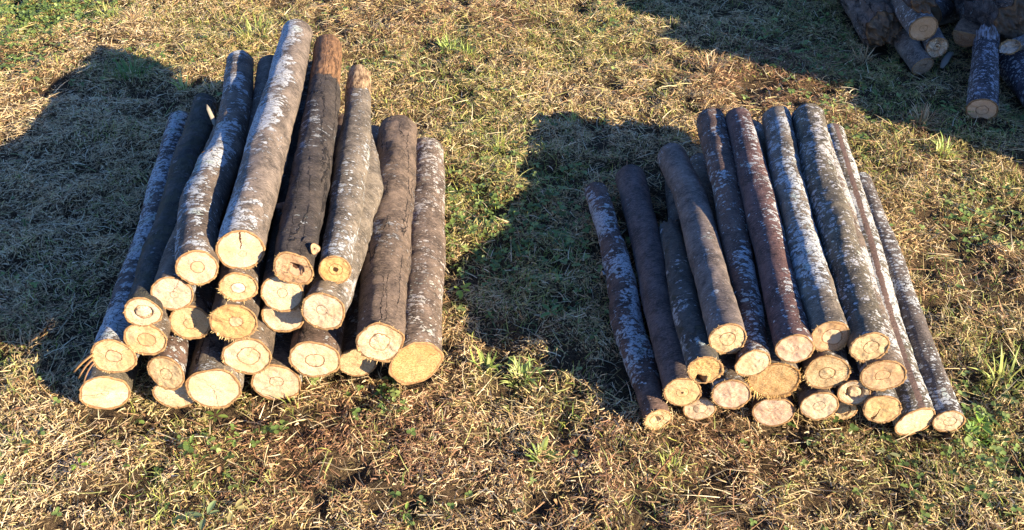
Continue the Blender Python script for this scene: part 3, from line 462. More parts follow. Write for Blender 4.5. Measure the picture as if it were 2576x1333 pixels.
# key: label, bark kwargs, face kwargs, log kwargs
SPEC = {
'L1': ('pale grey lichened log on the very top of the left pile, its face cracked upward', dict(base=(.15,.115,.085), side=(118,.24), lichen=.75, big=.75, spots=.5, lcol=(.50,.50,.48)), dict(tone=PALE, crack=82, rough=.2, cw=.045), dict(heart=(.16,.05,-.22), fray=.45, shear=(.12,0), frough=.3, rough=.7)),
'L2': ('kinked lichened log with a knot scar halfway, just left of the topmost log', dict(base=GB, lichen=.68, big=.7, spots=.6, side=(115,.15)), dict(tone=PINK, crack=None, rough=.2, htone=(.50,.30,.16)), dict(heart=(.33,.02,.05), fray=.55, knots=[(.38,110,.010,.03),(.30,80,.006,.03)])),
'L3': ('log with a plain pinkish face below and left of the kinked log', dict(base=GB, lichen=.45, big=.3), dict(tone=PINK, rough=.15, crack=60), dict(heart=(.2,.05,-.08), fray=.4)),
'L4': ('log directly below the topmost log, a pale wavy heart ring in its face', dict(base=GB, lichen=.45, big=.4), dict(tone=YEL, rough=.25, htone=(.58,.50,.37), crack=0), dict(heart=(.38,0,-.05), fray=.85)),
'L5': ('dark fissured log, far end peeled brown, its face decayed, right of the topmost log', dict(base=DB, lichen=.05, big=.0, spots=.02, crack=.9, peel=(.76,(.36,.19,.085)), ridge=1.2), dict(tone=(.47,.33,.21), rough=.5, rot=.25, hole=.45, htone=(.30,.19,.12)), dict(heart=(.38,.12,-.05), fray=.6, groove=(-.2,.95,.012), stubs=[(.055,34,.020,.0125,.8),(.21,165,.030,.007,.2)], knots=[(.06,34,.012,.020)], rough=1.3)),
'L6': ('slim log with a broken pale peeled tip and yellow face, upper right of left pile', dict(base=TB, lichen=.45, big=.3, spots=.7, peel=(.84,(.62,.42,.22))), dict(tone=(.54,.37,.16), rough=.25, hole=.38), dict(heart=(.42,.05,0), fray=.25, jag=.05)),
'L8': ('bent log with a burr on its right flank, under the slim peeled tip log', dict(base=TB, lichen=.5, big=.4, spots=.6, lcol=(.45,.42,.38)), dict(tone=PALE, rough=.2, crack=-35), dict(heart=(.25,-.08,.08), fray=.6, knots=[(.60,10,.014,.045)], rough=1.4)),
'L9': ('log with a broad creamy face just below the dark fissured log', dict(base=GB, lichen=.4), dict(tone=BRT, rough=.35), dict(heart=(.24,0,0), fray=.35, shear=(0,.1))),
'L10': ('log showing only a shaded crescent of face beneath the broad creamy one', dict(base=GB, lichen=.3), dict(tone=PALE, rough=.3, heart=False), dict(fray=.3)),
'L11': ('shaggy edged face with small double heart ring in the middle of the left pile', dict(base=GB, lichen=.3), dict(tone=(.52,.36,.18), rough=.5, htone=(.50,.34,.2)), dict(heart=(.3,.1,0), fray=1.0, frough=.9)),
'L12': ('yellow faced log between the shaggy edged face and the mossy log of the left pile', dict(base=GB, lichen=.3), dict(tone=YEL, rough=.35), dict(heart=(.3,-.02,-.05), fray=.6)),
'L13': ('mossy dark log with a loose cracked heart ring, upper left edge of the left pile', dict(base=(.06,.055,.045), lichen=.15, big=.1, spots=.3, moss=.75, ridge=1), dict(tone=PALE, rough=.25, hole=0), dict(heart=(.46,.05,.02), fray=.35, groove=(.82,1.1,.012), rough=1.6)),
'L14': ('log with a pinkish heart disc right below the mossy dark log', dict(base=GB, lichen=.3), dict(tone=YEL, rough=.3, htone=(.46,.25,.12)), dict(heart=(.42,.05,-.05), fray=.7)),
'L15': ('long blue grey lichened log with a torn bark strip at its face, shaded left edge', dict(base=PB, lichen=.62, big=.7, spots=.5, side=(110,.12)), dict(tone=YEL, rough=.35, htone=(.46,.32,.19), rot=0), dict(heart=(.36,.02,.03), fray=.6)),
'L16': ('lowest log at the left corner of the left pile, wide plain face on the grass', dict(base=OB, lichen=.35), dict(tone=PALE, rough=.2, crack=175), dict(heart=(.13,0,-.02), fray=.25, shear=(.25,0))),
'L17': ('log with white spots above its small yellow ringed face, low in the left pile', dict(base=RB, lichen=.4, big=.1, spots=.75), dict(tone=YEL, rough=.4), dict(heart=(.33,.0,-.1), fray=.4, shear=(-.35,.25))),
'L18': ('bottom log with a half hidden pale face wedged left of the largest face', dict(base=GB, lichen=.2), dict(tone=BRT, rough=.25, heart=False), dict(fray=.3)),
'L19': ('bottom log with the largest and brightest face of the left pile', dict(base=TB, lichen=.2, crack=.4), dict(tone=BRT, rough=.2, crack=268), dict(heart=(.10,.0,.12), fray=.75, frough=.35)),
'L20': ('log with one big round heart ring, resting just above the brightest bottom face', dict(base=GB, lichen=.4), dict(tone=BRT, rough=.25, crack=50), dict(heart=(.46,.08,.02), fray=.8)),
'L21': ('bottom log right of the brightest face, grass blades shading its ringed face', dict(base=GB, lichen=.5, spots=.5), dict(tone=PALE, rough=.35, crack=215), dict(heart=(.28,.02,.05), fray=.5)),
'L22': ('log with cracked brown bark above a creamy ringed face, low in the left pile', dict(base=(.10,.065,.045), lichen=.1, crack=.8), dict(tone=BRT, rough=.3, htone=(.50,.37,.23)), dict(heart=(.37,0,-.05), fray=.45)),
'L23': ('small bottom log with rough half hidden face under the brown log with drying cracks', dict(base=GB, lichen=.2), dict(tone=YEL, rough=.5), dict(heart=(.2,.15,.1), fray=.4)),
'L24': ('brown log with long drying cracks in its bark, second from right in left pile', dict(base=(.135,.095,.065), lichen=.10, big=.1, spots=.35, crack=.6, ridge=.9), dict(tone=BRT, rough=.4), dict(heart=(.42,.0,.03), fray=.85, frough=.7)),
'L25': ('thick log with cream lichen streaks and coarse orange face, rightmost of the left pile', dict(base=(.13,.092,.064), lichen=.75, big=.6, spots=.75, lcol=(.48,.43,.37)), dict(tone=(.50,.31,.145), rough=.75, heart=False, crack=12), dict(fray=.35, shear=(.40,.12), frough=.7)),
'R1': ('thin wavy log white with lichen, leftmost of the right pile, frayed tip on grass', dict(base=RB, lichen=.75, big=.7, spots=.6), dict(tone=YEL, rough=.6), dict(heart=(.5,-.1,0), fray=.9, groove=(-.3,.5,.006), stubs=[(.58,170,.012,.007),(.10,10,.010,.009)], rough=1.8, knots=[(.22,20,.006,.03),(.38,170,.004,.02)])),
'R2': ('nearly bare dark purple brown log, second from left in the right pile', dict(base=(.09,.064,.054), lichen=.08, big=.0, spots=.2), dict(tone=YEL, rough=.4, hole=.25), dict(heart=(.33,.0,-.02), fray=.6)),
'R3': ('short dark log with a broken far end and notched face beside the purple brown log', dict(base=(.06,.055,.045), lichen=.4, big=.4, spots=.2, moss=.3), dict(tone=(.52,.36,.16), rough=.8, heart=False), dict(fray=.9, frough=.5, notch=(-105,.35,.03,.45), jag=.06)),
'R4': ('smooth grey brown log with few lichen flecks, front face above the short notched log', dict(base=(.135,.105,.083), lichen=.15, big=.2, spots=.3), dict(tone=YEL, rough=.5), dict(heart=(.42,.0,-.02), fray=.6, rough=.8)),
'R5': ('narrow mottled log with a plain creamy face, between smooth grey and reddish logs', dict(base=RB, lichen=.62, big=.6, spots=.7), dict(tone=BRT, rough=.45, heart=False), dict(fray=.4, shear=(.2,.1), rough=1.3)),
'R6': ('reddish brown log with scattered white spots and a pink face with small heart', dict(base=(.095,.052,.042), lichen=.3, side=(60,.2), big=.15, spots=.55), dict(tone=PINK, rough=.25), dict(heart=(.2,.0,0), fray=.2, rough=.8)),
'R7': ('grey lichened log with a broad brown heart, between the reddish and the thickest upper log', dict(base=TB, lichen=.6, big=.6, spots=.6, side=(80,.15)), dict(tone=(.48,.33,.19), rough=.3, htone=(.51,.37,.23)), dict(heart=(.52,.1,0), fray=.7)),
'R8': ('thickest upper log of the right pile, heavily spotted, rightmost of four long tops', dict(base=OB, lichen=.65, big=.45, spots=.9, lcol=(.44,.42,.39)), dict(tone=YEL, rough=.4), dict(heart=(.4,.1,.0), fray=.6, rough=1.2)),
'R9': ('tan faced log directly under the thickest heavily spotted log of the right pile', dict(base=GB, lichen=.95, big=.9, spots=.9, lcol=(.48,.46,.42)), dict(tone=(.50,.35,.2), rough=.25), dict(heart=(.33,-.02,.0), fray=.5)),
'R10': ('white lichened log with a bare brown stripe along its top, low in right pile', dict(base=OB, lichen=1.1, big=1.0, spots=.95, stripe=84, lcol=(.50,.49,.46)), dict(tone=BRT, rough=.35, heart=False), dict(fray=.3, shear=(.25,0))),
'R11': ('thin dotted log on the ground at the outer right edge of the right pile', dict(base=(.10,.08,.065), lichen=.6, big=.3, spots=.95), dict(tone=BRT, rough=.35), dict(heart=(.4,.1,0), fray=.3)),
'R12': ('log with a wide bristly rimmed face in the middle of the right pile', dict(base=GB, lichen=.2), dict(tone=YEL, rough=.6), dict(heart=(.36,.0,-.05), fray=1.0, frough=.4)),
'R13': ('log with a splintered orange fibrous face, the shaggiest of the right pile', dict(base=TB, lichen=.1), dict(tone=ORG, rough=.8, heart=False), dict(fray=1.6, frough=.35, fibre_tone=(.66,.45,.18))),
'R14': ('small log with a hollow gap around its loose heart in the right pile', dict(base=GB, lichen=.2), dict(tone=BRT, rough=.3), dict(heart=(.48,.05,.0), fray=.2, groove=(.7,1.15,.025))),
'R15': ('bottom log with a dark split running down its oval face, right pile', dict(base=OB, lichen=.3), dict(tone=(.56,.43,.23), rough=.35, crack=-112, cw=.07, heart=False), dict(fray=.5)),
'R16': ('bottom log with a creamy face, directly left of the loose heart face', dict(base=GB, lichen=.2), dict(tone=BRT, rough=.3), dict(heart=(.32,.0,.0), fray=.4)),
'R17': ('smallest bottom log, mostly hidden under the loose heart log of the right pile', dict(base=GB, lichen=.2), dict(tone=YEL, rough=.4, rot=.05), dict(heart=(.55,.0,.0), fray=.3, groove=(.8,1.1,.012))),
'R18': ('bottom log with a pink face directly under the splintered orange one', dict(base=RB, lichen=.15), dict(tone=PINK, rough=.3), dict(heart=(.08,.0,.0), fray=.4)),
'R19': ('log with a pinkish oval face beneath the smooth grey brown log', dict(base=GB, lichen=.4), dict(tone=PINK, rough=.25), dict(heart=(.16,.1,.0), fray=.6)),
'R20': ('little bottom log peeping out under the purple brown log of the right pile', dict(base=GB, lichen=.2), dict(tone=PALE, rough=.3), dict(heart=(.42,.05,.05), fray=.3)),
}
INFO = {}
for i, (k, path) in enumerate(PATHS.items()):
    label, bk, fk, lk = SPEC[k]
    bark = bark_material('bark_'+k, **bk); face = face_material('sawn_wood_'+k, **fk)
    INFO[k] = build_log('cut_log', path, label, GL if k[0] == 'L' else GR, bark, face, i+1, **lk)

def leaf_curl(points, width, parent, loc, mat, tone, name, th=.0012):
    P = np.array(points, float); T, Rr, U = frames(P); n = len(P)
    wd = np.interp(np.linspace(0, 1, n), [0, .15, .8, 1], [.5, 1, .8, .15])*width/2
    V = np.concatenate([P+Rr*wd[:, None]+U*th, P-Rr*wd[:, None]+U*th, P-Rr*wd[:, None]-U*th, P+Rr*wd[:, None]-U*th]).reshape(4, n, 3).transpose(1, 0, 2).reshape(-1, 3)
    Q = [(i*4+j, i*4+(j+1) % 4, (i+1)*4+(j+1) % 4, (i+1)*4+j) for i in range(n-1) for j in range(4)] + [(3, 2, 1, 0), (n*4-4, n*4-3, n*4-2, n*4-1)]
    f, st = quads(Q)
    return make_mesh(name, V, f, st, mat, parent, False, cols=np.tile(np.array(tone), (len(V), 1)), loc=loc)
# torn bark strip beside the face of the long log at the left edge
root, (C_, T_, R_, U_, rd, loc) = INFO['L15']
p0 = C_[0]-R_[0]*rd[0]*1.0
for k in range(3):
    leaf_curl([p0+np.array([.010-(.011-.0015*k)*j, -.003-.004*j-.002*k, .014-.009*k-.0045*j-(.0011+.0004*k)*j*j]) for j in range(5)], .008-.002*k, root, loc, M_FIBRE, (.45-.06*k,.25-.03*k,.10), 'bark_strip')
# knot scar of the kinked log
root, (C_, T_, R_, U_, rd, loc) = INFO['L2']
i = 42; th = R(106); out = R_[i]*math.cos(th)+U_[i]*math.sin(th); c0 = C_[i]+out*(rd[i]+.0098)
an = np.linspace(0, 2*math.pi, 24, endpoint=False); a_ = np.cross(out, T_[i]); a_ /= np.linalg.norm(a_)
ring = c0+np.outer(np.cos(an)*.012*(1+.15*np.sin(3*an)), a_)+np.outer(np.sin(an)*.008, T_[i])
disc_mesh('knot_scar', ring, ring.mean(0), out, np.stack([np.cos(an), np.sin(an), an*0], 1), (.5, 0, 0), np.zeros((1, 3)), 1., face_material('knot_wood', tone=(.68,.42,.2), rough=.8, rot=.3), root, loc, 3, K=6)

# ---------------------------------------------------------------- heap at the upper right, in the shade
GU = 'logs of the shaded heap beyond the right pile'
def P2(px, py, z, r): q = at(px, py, z); return [q[0], q[1], q[2], r]
def line(a, b, n=5, bend=(0,0,0)):
    a = np.array(a, float); b = np.array(b, float); return [list(a+(b-a)*t + np.array([*bend, 0])*math.sin(t*math.pi)) for t in np.linspace(0, 1, n)]
HB = dict(base=(.12,.10,.085), lichen=.4, spots=.7)
heap = [
 (line(P2(2470,276,.046,.046), P2(2481,92,.115,.040)), 'spotted log with a splintered white top leaning out of the shaded heap', dict(base=(.06,.05,.048), lichen=.05, big=.0, spots=.85, crack=.3, peel=(.83,(.55,.53,.52)), lcol=(.5,.52,.55)), dict(tone=(.74,.54,.36), rough=.3), dict(heart=(.4,.02,-.05), fray=.3, jag=.07, shear=(0,-.15))),
 (line(P2(2322,72,.17,.044), [1.27,3.66,.20,.04]), 'log with the roundest tan face, in the middle of the shaded heap', HB, dict(tone=(.68,.46,.27), rough=.3), dict(heart=(.28,.0,.0), fray=.3)),
 (line(P2(2356,120,.095,.035), [1.42,3.6,.10,.032]), 'small log with a jagged broken pale face below the roundest face', HB, dict(tone=(.74,.58,.38), rough=.8, hole=.3), dict(heart=(.35,.0,.0), fray=.3, frough=2.5, notch=(80,.35,.03,.3))),
 (line(P2(2321,168,.040,.037), P2(2272,92,.075,.036)), 'weathered grey log stub lying lowest on the grass of the heap', dict(base=(.15,.125,.10), lichen=.2, spots=.2), dict(tone=(.50,.40,.28), rough=.8, rot=.1), dict(heart=(.3,.0,.0), fray=.2)),
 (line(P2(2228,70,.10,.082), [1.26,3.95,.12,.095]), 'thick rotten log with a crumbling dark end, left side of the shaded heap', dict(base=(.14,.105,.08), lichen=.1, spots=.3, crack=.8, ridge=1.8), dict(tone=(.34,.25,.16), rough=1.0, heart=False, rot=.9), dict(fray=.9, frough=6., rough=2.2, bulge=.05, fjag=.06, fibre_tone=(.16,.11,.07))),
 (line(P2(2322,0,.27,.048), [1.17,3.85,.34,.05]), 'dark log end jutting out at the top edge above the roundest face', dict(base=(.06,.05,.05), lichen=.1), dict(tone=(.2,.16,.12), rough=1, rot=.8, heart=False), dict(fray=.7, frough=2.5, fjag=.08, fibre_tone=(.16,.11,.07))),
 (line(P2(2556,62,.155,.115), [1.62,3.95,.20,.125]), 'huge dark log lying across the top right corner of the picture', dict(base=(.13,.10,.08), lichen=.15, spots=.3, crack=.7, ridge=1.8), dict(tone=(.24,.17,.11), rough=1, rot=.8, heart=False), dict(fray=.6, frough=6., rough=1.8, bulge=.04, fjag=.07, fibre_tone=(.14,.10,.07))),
 (line(P2(2700,350,.05,.052), P2(2505,105,.05,.046)), 'blue grey spotted log running out of the right edge behind the splintered one', dict(base=(.06,.05,.055), lichen=.3, big=.0, spots=.85), dict(tone=(.5,.37,.24)), dict(fray=.3)),
 (line(P2(2430,88,.12,.040), [1.80,3.45,.14,.04]), 'split half log with a flat top and a brown half round face', dict(base=(.20,.12,.07), lichen=.0, spots=.0, ridge=1.), dict(tone=(.36,.22,.12), rough=.4), dict(fray=.2, flat=.15)),
 (line(P2(2540,118,.13,.020), [2.05,3.12,.12,.035]), 'splintered white ended stick at the right edge of the shaded heap', HB, dict(tone=(.62,.58,.52), rough=.8, heart=False), dict(fray=.9, frough=4., shear=(.9,.6))),
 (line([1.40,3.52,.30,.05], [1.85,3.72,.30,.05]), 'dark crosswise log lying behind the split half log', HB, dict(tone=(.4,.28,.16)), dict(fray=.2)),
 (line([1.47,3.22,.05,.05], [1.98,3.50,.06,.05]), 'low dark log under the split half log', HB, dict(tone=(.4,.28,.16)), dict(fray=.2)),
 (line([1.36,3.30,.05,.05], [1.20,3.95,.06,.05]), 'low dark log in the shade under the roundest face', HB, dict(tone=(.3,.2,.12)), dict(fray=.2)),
]
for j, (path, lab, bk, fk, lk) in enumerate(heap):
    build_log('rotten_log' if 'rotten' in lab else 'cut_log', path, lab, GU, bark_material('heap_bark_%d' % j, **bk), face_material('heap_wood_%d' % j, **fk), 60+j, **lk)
# unseen stack added past the right edge to cast the shade over the heap
hb = bark_material('stack_bark', base=GB, lichen=.3, spots=.5); hf = face_material('stack_wood', tone=YEL)
sdir = np.array([-hd.x, -hd.y]); ndir = np.array([-hd.y, hd.x]) if hd.x > 0 else np.array([hd.y, -hd.x])
ORD = ['first','second','third','fourth','fifth','sixth']
rows = [(lv_, 6-lv_ % 2, .115) for lv_ in range(5)]
ends = [2.90, 2.86, 2.80, 2.79, 2.88]
for (lv, cnt, r) in rows:
    for q in range(cnt):
        s_ = -1.75 + (q - (cnt-1)/2)*2.03*r; z = r + lv*r*1.76
        n0 = ends[lv] + .05*((q*7+lv) % 4); a = sdir*s_ + ndir*n0; b_ = sdir*s_ + ndir*(n0+1.5)
        build_log('shade_stack_log', line([a[0], a[1], z, r*.99], [b_[0], b_[1], z, r*.93], 3), '%s log from the left, %s layer of the unseen stack added to cast shade' % (ORD[q], ['bottom','second','third','fourth','top'][lv]), 'thick logs added out of view to cast shade', hb, hf, 90+lv*7+q, heart=(.3, .05, 0), fray=0)

# ---------------------------------------------------------------- grass
LOW = np.concatenate(LOWLOGS)
def under_log(x, y, k=.55):
    bad = np.zeros(len(x), bool)
    for cx, cy, r in LOW[::2]: bad |= (x-cx)**2+(y-cy)**2 < (r*k)**2
    return bad
def blades(x, y, z, az, e0, curl, bend, length, width, roll):
    N = len(x); p = np.stack([x, y, z], 1); rows_ = []
    e = e0.copy(); a = az.copy(); tap = (1, .85, .6)
    for k in range(4):
        side = np.stack([-np.sin(a)*np.cos(roll), np.cos(a)*np.cos(roll), np.sin(roll)], 1)
        if k < 3: hw = (side*(width*tap[k]*.5)[:, None]); rows_ += [p-hw, p+hw]
        else: rows_ += [p]
        d = np.stack([np.cos(e)*np.cos(a), np.cos(e)*np.sin(a), np.sin(e)], 1); p = p + d*(length/3)[:, None]; e = e-curl; a = a+bend
    return np.stack(rows_, 1).reshape(-1, 3)
BF = np.array([[0,1,3,2,2,3,5,4,4,5,6]]); BS = np.array([[0,4,8]])
def blade_obj(name, V, c, mat, **k):
    N = len(V)//7; base = np.arange(N)[:, None]
    cols = np.repeat(c, 7, 0)
    return make_mesh(name, V, (base*7+BF).ravel(), (base*11+BS).ravel(), mat, smooth=False, cols=cols, **k)
def scatter(N, dens_out=.16):
    x = rng.uniform(-3.1, 3.1, N); y = rng.uniform(.75, 4.6, N)
    inside = (np.abs(x) < (.60 + (y-.75)*.44 + .34)) & (y > .98) & (y < 3.95)
    keep = inside | (rng.random(N) < dens_out)
    keep &= ~under_log(x, y)
    return x[keep], y[keep]
def pick(pal, n, jit=.22):
    pal = np.array(pal); c = pal[rng.integers(0, len(pal), n)]; return c*(1+rng.uniform(-jit, jit, (n, 1)))
STRAW = [(.70,.49,.23),(.54,.36,.15),(.82,.60,.31),(.29,.17,.07),(.66,.49,.21),(.88,.70,.40),(.15,.09,.04),(.76,.49,.24)]
BROWN = [(.30,.16,.08),(.42,.22,.11),(.24,.13,.07),(.50,.28,.15)]
GREEN = [(.22,.30,.05),(.38,.42,.07),(.13,.21,.04),(.52,.52,.12),(.26,.32,.09)]
# flat litter of cut dry grass
x, y = scatter(1500000); P = xy3(x, y)
bare = patch('bare', x, y); clump = fbm(P, 14, 4.4, 3); st_ = patch('straw', x, y)
keep = rng.random(len(x)) < np.clip(.56+5.6*(clump-.455)+.5*st_-.80*bare, .07, 1)
x = x[keep]; y = y[keep]; P = P[keep]; N = len(x)
gz = ground_h(x, y); flow = fbm(P, 3.0, 8.8, 2)*9
az = np.where(rng.random(N) < .35, flow+rng.normal(0, .5, N), rng.uniform(0, 2*math.pi, N))
ln = .007+.024*rng.random(N)**2.0; wd = .0009+.0019*rng.random(N)**1.8
lift = rng.random(N)**1.6*.015
V = blades(x, y, gz+lift, az, rng.normal(.10, .28, N), rng.normal(.08, .22, N), rng.normal(0, .25, N), ln, wd, rng.normal(0, .6, N))
br = np.clip(patch('brown', x, y)+.8*(fbm(P, 2.2, 5.5, 2)-.55), 0, 1); dry_ = patch('straw', x, y)+patch('brown', x, y)
gr = np.clip(.02+patch('green', x, y)*.62+1.1*(fbm(P, 3.1, 2.2, 3)-.50)-.3*dry_, 0, .75)
c = pick(STRAW, N)
pale = np.clip(st_[keep] if False else patch('straw', x, y), 0, 1); m = rng.random(N) < .55*pale; c[m] = pick([(.84,.64,.36),(.92,.74,.46),(.74,.54,.28)], m.sum())
m = rng.random(N) < br; c[m] = pick(BROWN, m.sum())
m = rng.random(N) < gr*.9+.07; c[m] = pick(GREEN, m.sum())*.5+c[m]*.5
blade_obj('dry_grass_litter', V, c, M_STRAW); tag(bpy.data.objects['dry_grass_litter'], 'matted mown dry straw coloured grass covering the lawn', 'dry grass', kind='stuff')
# long straw stalks
x, y = scatter(32000); N = len(x); gz = ground_h(x, y)
V = blades(x, y, gz+.008+.008*rng.random(N), rng.uniform(0, 6.28, N), rng.normal(.12, .16, N), rng.normal(.08, .08, N), rng.normal(0, .16, N), .03+.055*rng.random(N)**2, .0011+.0014*rng.random(N), rng.normal(0, .5, N))
c = pick([(.80,.66,.38),(.70,.51,.25),(.84,.70,.43),(.60,.48,.19),(.44,.46,.15),(.52,.30,.15)], N)
o = blade_obj('straw_stalks', V, c, M_STRAW); tag(o, 'longer loose pale straw stalks strewn over the lawn', 'straw', kind='stuff')
# standing short grass: yellow to green
x, y = scatter(300000); P = xy3(x, y); g = patch('green', x, y); cl = fbm(P, 7.5, 6.1, 3)
keep = rng.random(len(x)) < np.clip((cl-.47)*2.6+.75*g+.06, .02, .9)
x = x[keep]; y = y[keep]; P = P[keep]; g = g[keep]; N = len(x); gz = ground_h(x, y)
V = blades(x, y, gz, rng.uniform(0, 6.28, N), rng.normal(.85, .30, N), rng.normal(.30, .18, N), rng.normal(0, .2, N), .014+.026*rng.random(N)**1.4, .0012+.0014*rng.random(N), rng.normal(0, .4, N))
gm = np.clip(.50+.45*g+1.5*(fbm(P, 3.1, 2.2, 3)-.5), 0.1, .95); m = rng.random(N) < gm
c = pick([(.56,.46,.22),(.46,.38,.16),(.50,.36,.17)], N); c[m] = pick(GREEN+[(.36,.38,.12)], m.sum())
o = blade_obj('short_grass', V, c, M_STRAW); tag(o, 'short yellow green grass standing in clumps through the straw', 'grass', kind='stuff')
# clover and small round weeds
def leaflets(cx, cy, cz, az, tilt, tdir, L, W, fold=.25):
    """oval leaves folded along the midrib, 8 vertices each"""
    pr = np.array([(0,0),(.30,.42),(.65,.5),(.95,.25),(1.0,0),(.95,-.25),(.65,-.5),(.30,-.42)])
    ax = np.stack([np.cos(az)*np.cos(tilt), np.sin(az)*np.cos(tilt), np.sin(tilt)], 1); sd = np.stack([-np.sin(az), np.cos(az), tdir*.4], 1); up = np.cross(ax, sd)
    c0 = np.stack([cx, cy, cz], 1)
    V = np.stack([c0+ax*(p[0]*L)[:, None]+sd*(p[1]*W)[:, None]+up*(abs(p[1])*W*fold-(p[0]**2)*L*.12)[:, None] for p in pr], 1)
    return V.reshape(-1, 3)
LF = np.array([[0,1,2,3,4, 0,4,5,6,7]]); LS = np.array([[0,5]])
def leaf_obj(name, V, c, mat, **k):
    N = len(V)//8; base = np.arange(N)[:, None]
    return make_mesh(name, V, (base*8+LF).ravel(), (base*10+LS).ravel(), mat, smooth=False, cols=np.repeat(c, 8, 0), **k)
x, y = scatter(26000); P = xy3(x, y); g = patch('green', x, y)
keep = rng.random(len(x)) < np.clip((fbm(P, 5, 12.2, 3)-.60)*2.2+.55*g**1.5, 0.004, .9)
x = x[keep]; y = y[keep]
for cx, cy, sg, m_ in [(60,30,.15,700),(160,25,.10,260),(20,150,.10,160),(1180,560,.11,170),(1330,480,.12,120),(1370,620,.10,120),(2450,1110,.07,80),(2470,560,.10,110),(500,1110,.07,34),(2070,1200,.12,34),(1000,1010,.05,22),(2110,170,.15,160),(2420,1010,.08,30)]:
    q = at(cx, cy); ex = rng.normal(q[0], sg, m_); ey = rng.normal(q[1], sg, m_); kk = ~under_log(ex, ey, 1.); x = np.r_[x, ex[kk]]; y = np.r_[y, ey[kk]]
N = len(x)
x3 = np.repeat(x, 3); y3 = np.repeat(y, 3); a3 = np.repeat(rng.uniform(0, 6.28, N), 3)+np.tile([0, 2.1, 4.2], N)+rng.normal(0, .15, 3*N)
z3 = ground_h(x3, y3)+np.repeat(.010+.016*rng.random(N), 3); sz = np.repeat(.0050+.0065*rng.random(N), 3)
V = leaflets(x3, y3, z3, a3, rng.normal(.1, .35, 3*N), rng.normal(0, .5, 3*N), sz*1.15, sz)
c = np.repeat(pick([(.14,.21,.05),(.20,.28,.07),(.27,.34,.10),(.10,.16,.04)], N), 3, 0)
o = leaf_obj('clover', V, c, M_LEAF); tag(o, 'scattered small round green clover leaves in the grass', 'clover', kind='stuff')

# dead leaves, bark crumbs and chips from the saw
x, y = scatter(9000); N = len(x); keep = rng.random(N) < .10+.4*patch('brown', x, y); x = x[keep]; y = y[keep]; N = len(x); sz = .004+.008*rng.random(N)**2
V = leaflets(x, y, ground_h(x, y)+.008+.008*rng.random(N), rng.uniform(0, 6.28, N), rng.normal(.1, .5, N), rng.normal(0, .8, N), sz*1.5, sz, .5)
o = leaf_obj('dead_leaves', V, pick([(.26,.14,.07),(.36,.21,.10),(.16,.09,.05)], N), M_STRAW); tag(o, 'small curled brown dead leaves among the dry grass', 'dead leaves', kind='stuff')
fx = []; 
for k, (rt_, (C_, T_, R_, U_, rd_, l_)) in INFO.items():
    if C_[0, 2] < .2:
        m_ = 46; fx.append(np.stack([C_[0, 0]+rng.normal(0, .07, m_), C_[0, 1]-.012-np.abs(rng.normal(0, .07, m_))], 1))
fx = np.concatenate(fx); x = fx[:, 0]; y = fx[:, 1]; N = len(x); sz = .0022+.007*rng.random(N)**2.5
V = blades(x, y, ground_h(x, y)+.010+.008*rng.random(N), rng.uniform(0, 6.28, N), rng.normal(.05, .3, N), rng.normal(0, .2, N), rng.normal(0, .1, N), sz*1.6, sz*.6, rng.normal(0, .7, N))
o = blade_obj('saw_chips', V, pick([(.62,.45,.22),(.70,.55,.32),(.12,.075,.05),(.20,.12,.07),(.40,.24,.12)], N), M_FIBRE); tag(o, 'pale sawdust chips and dark bark crumbs in front of the sawn faces', 'wood chips', kind='stuff')

# ---------------------------------------------------------------- single plants one can point at
def tuft(px, py, n, length, label, pal, spread=.018, wid=.0035, up_=1.15, name='grass_tuft', group='green grass tufts'):
    n = int(n*1.25); wid *= 1.3; length *= 1.15
    q = at(px, py); a = rng.uniform(0, 6.28, n); r = spread*np.sqrt(rng.random(n)); x = q[0]+np.cos(a)*r; y = q[1]+np.sin(a)*r; loc = (q[0], q[1], 0)
    V = blades(x, y, ground_h(x, y), a+rng.normal(0, .5, n), rng.normal(up_, .22, n), rng.normal(.28, .14, n), rng.normal(0, .15, n), length*(.6+.5*rng.random(n)), wid*(.6+.6*rng.random(n)), rng.normal(0, .3, n))
    o = blade_obj(name, V, pick(pal, n, .2), M_LEAF, loc=loc); tag(o, label, 'grass tuft', group); return o
LG = [(.42,.50,.13),(.30,.40,.09),(.54,.58,.22),(.36,.44,.10)]; YG = [(.38,.42,.10),(.48,.46,.14),(.30,.36,.09)]; DG = [(.12,.22,.06),(.16,.28,.07)]; DS = [(.62,.45,.24),(.50,.30,.14),(.66,.50,.28)]
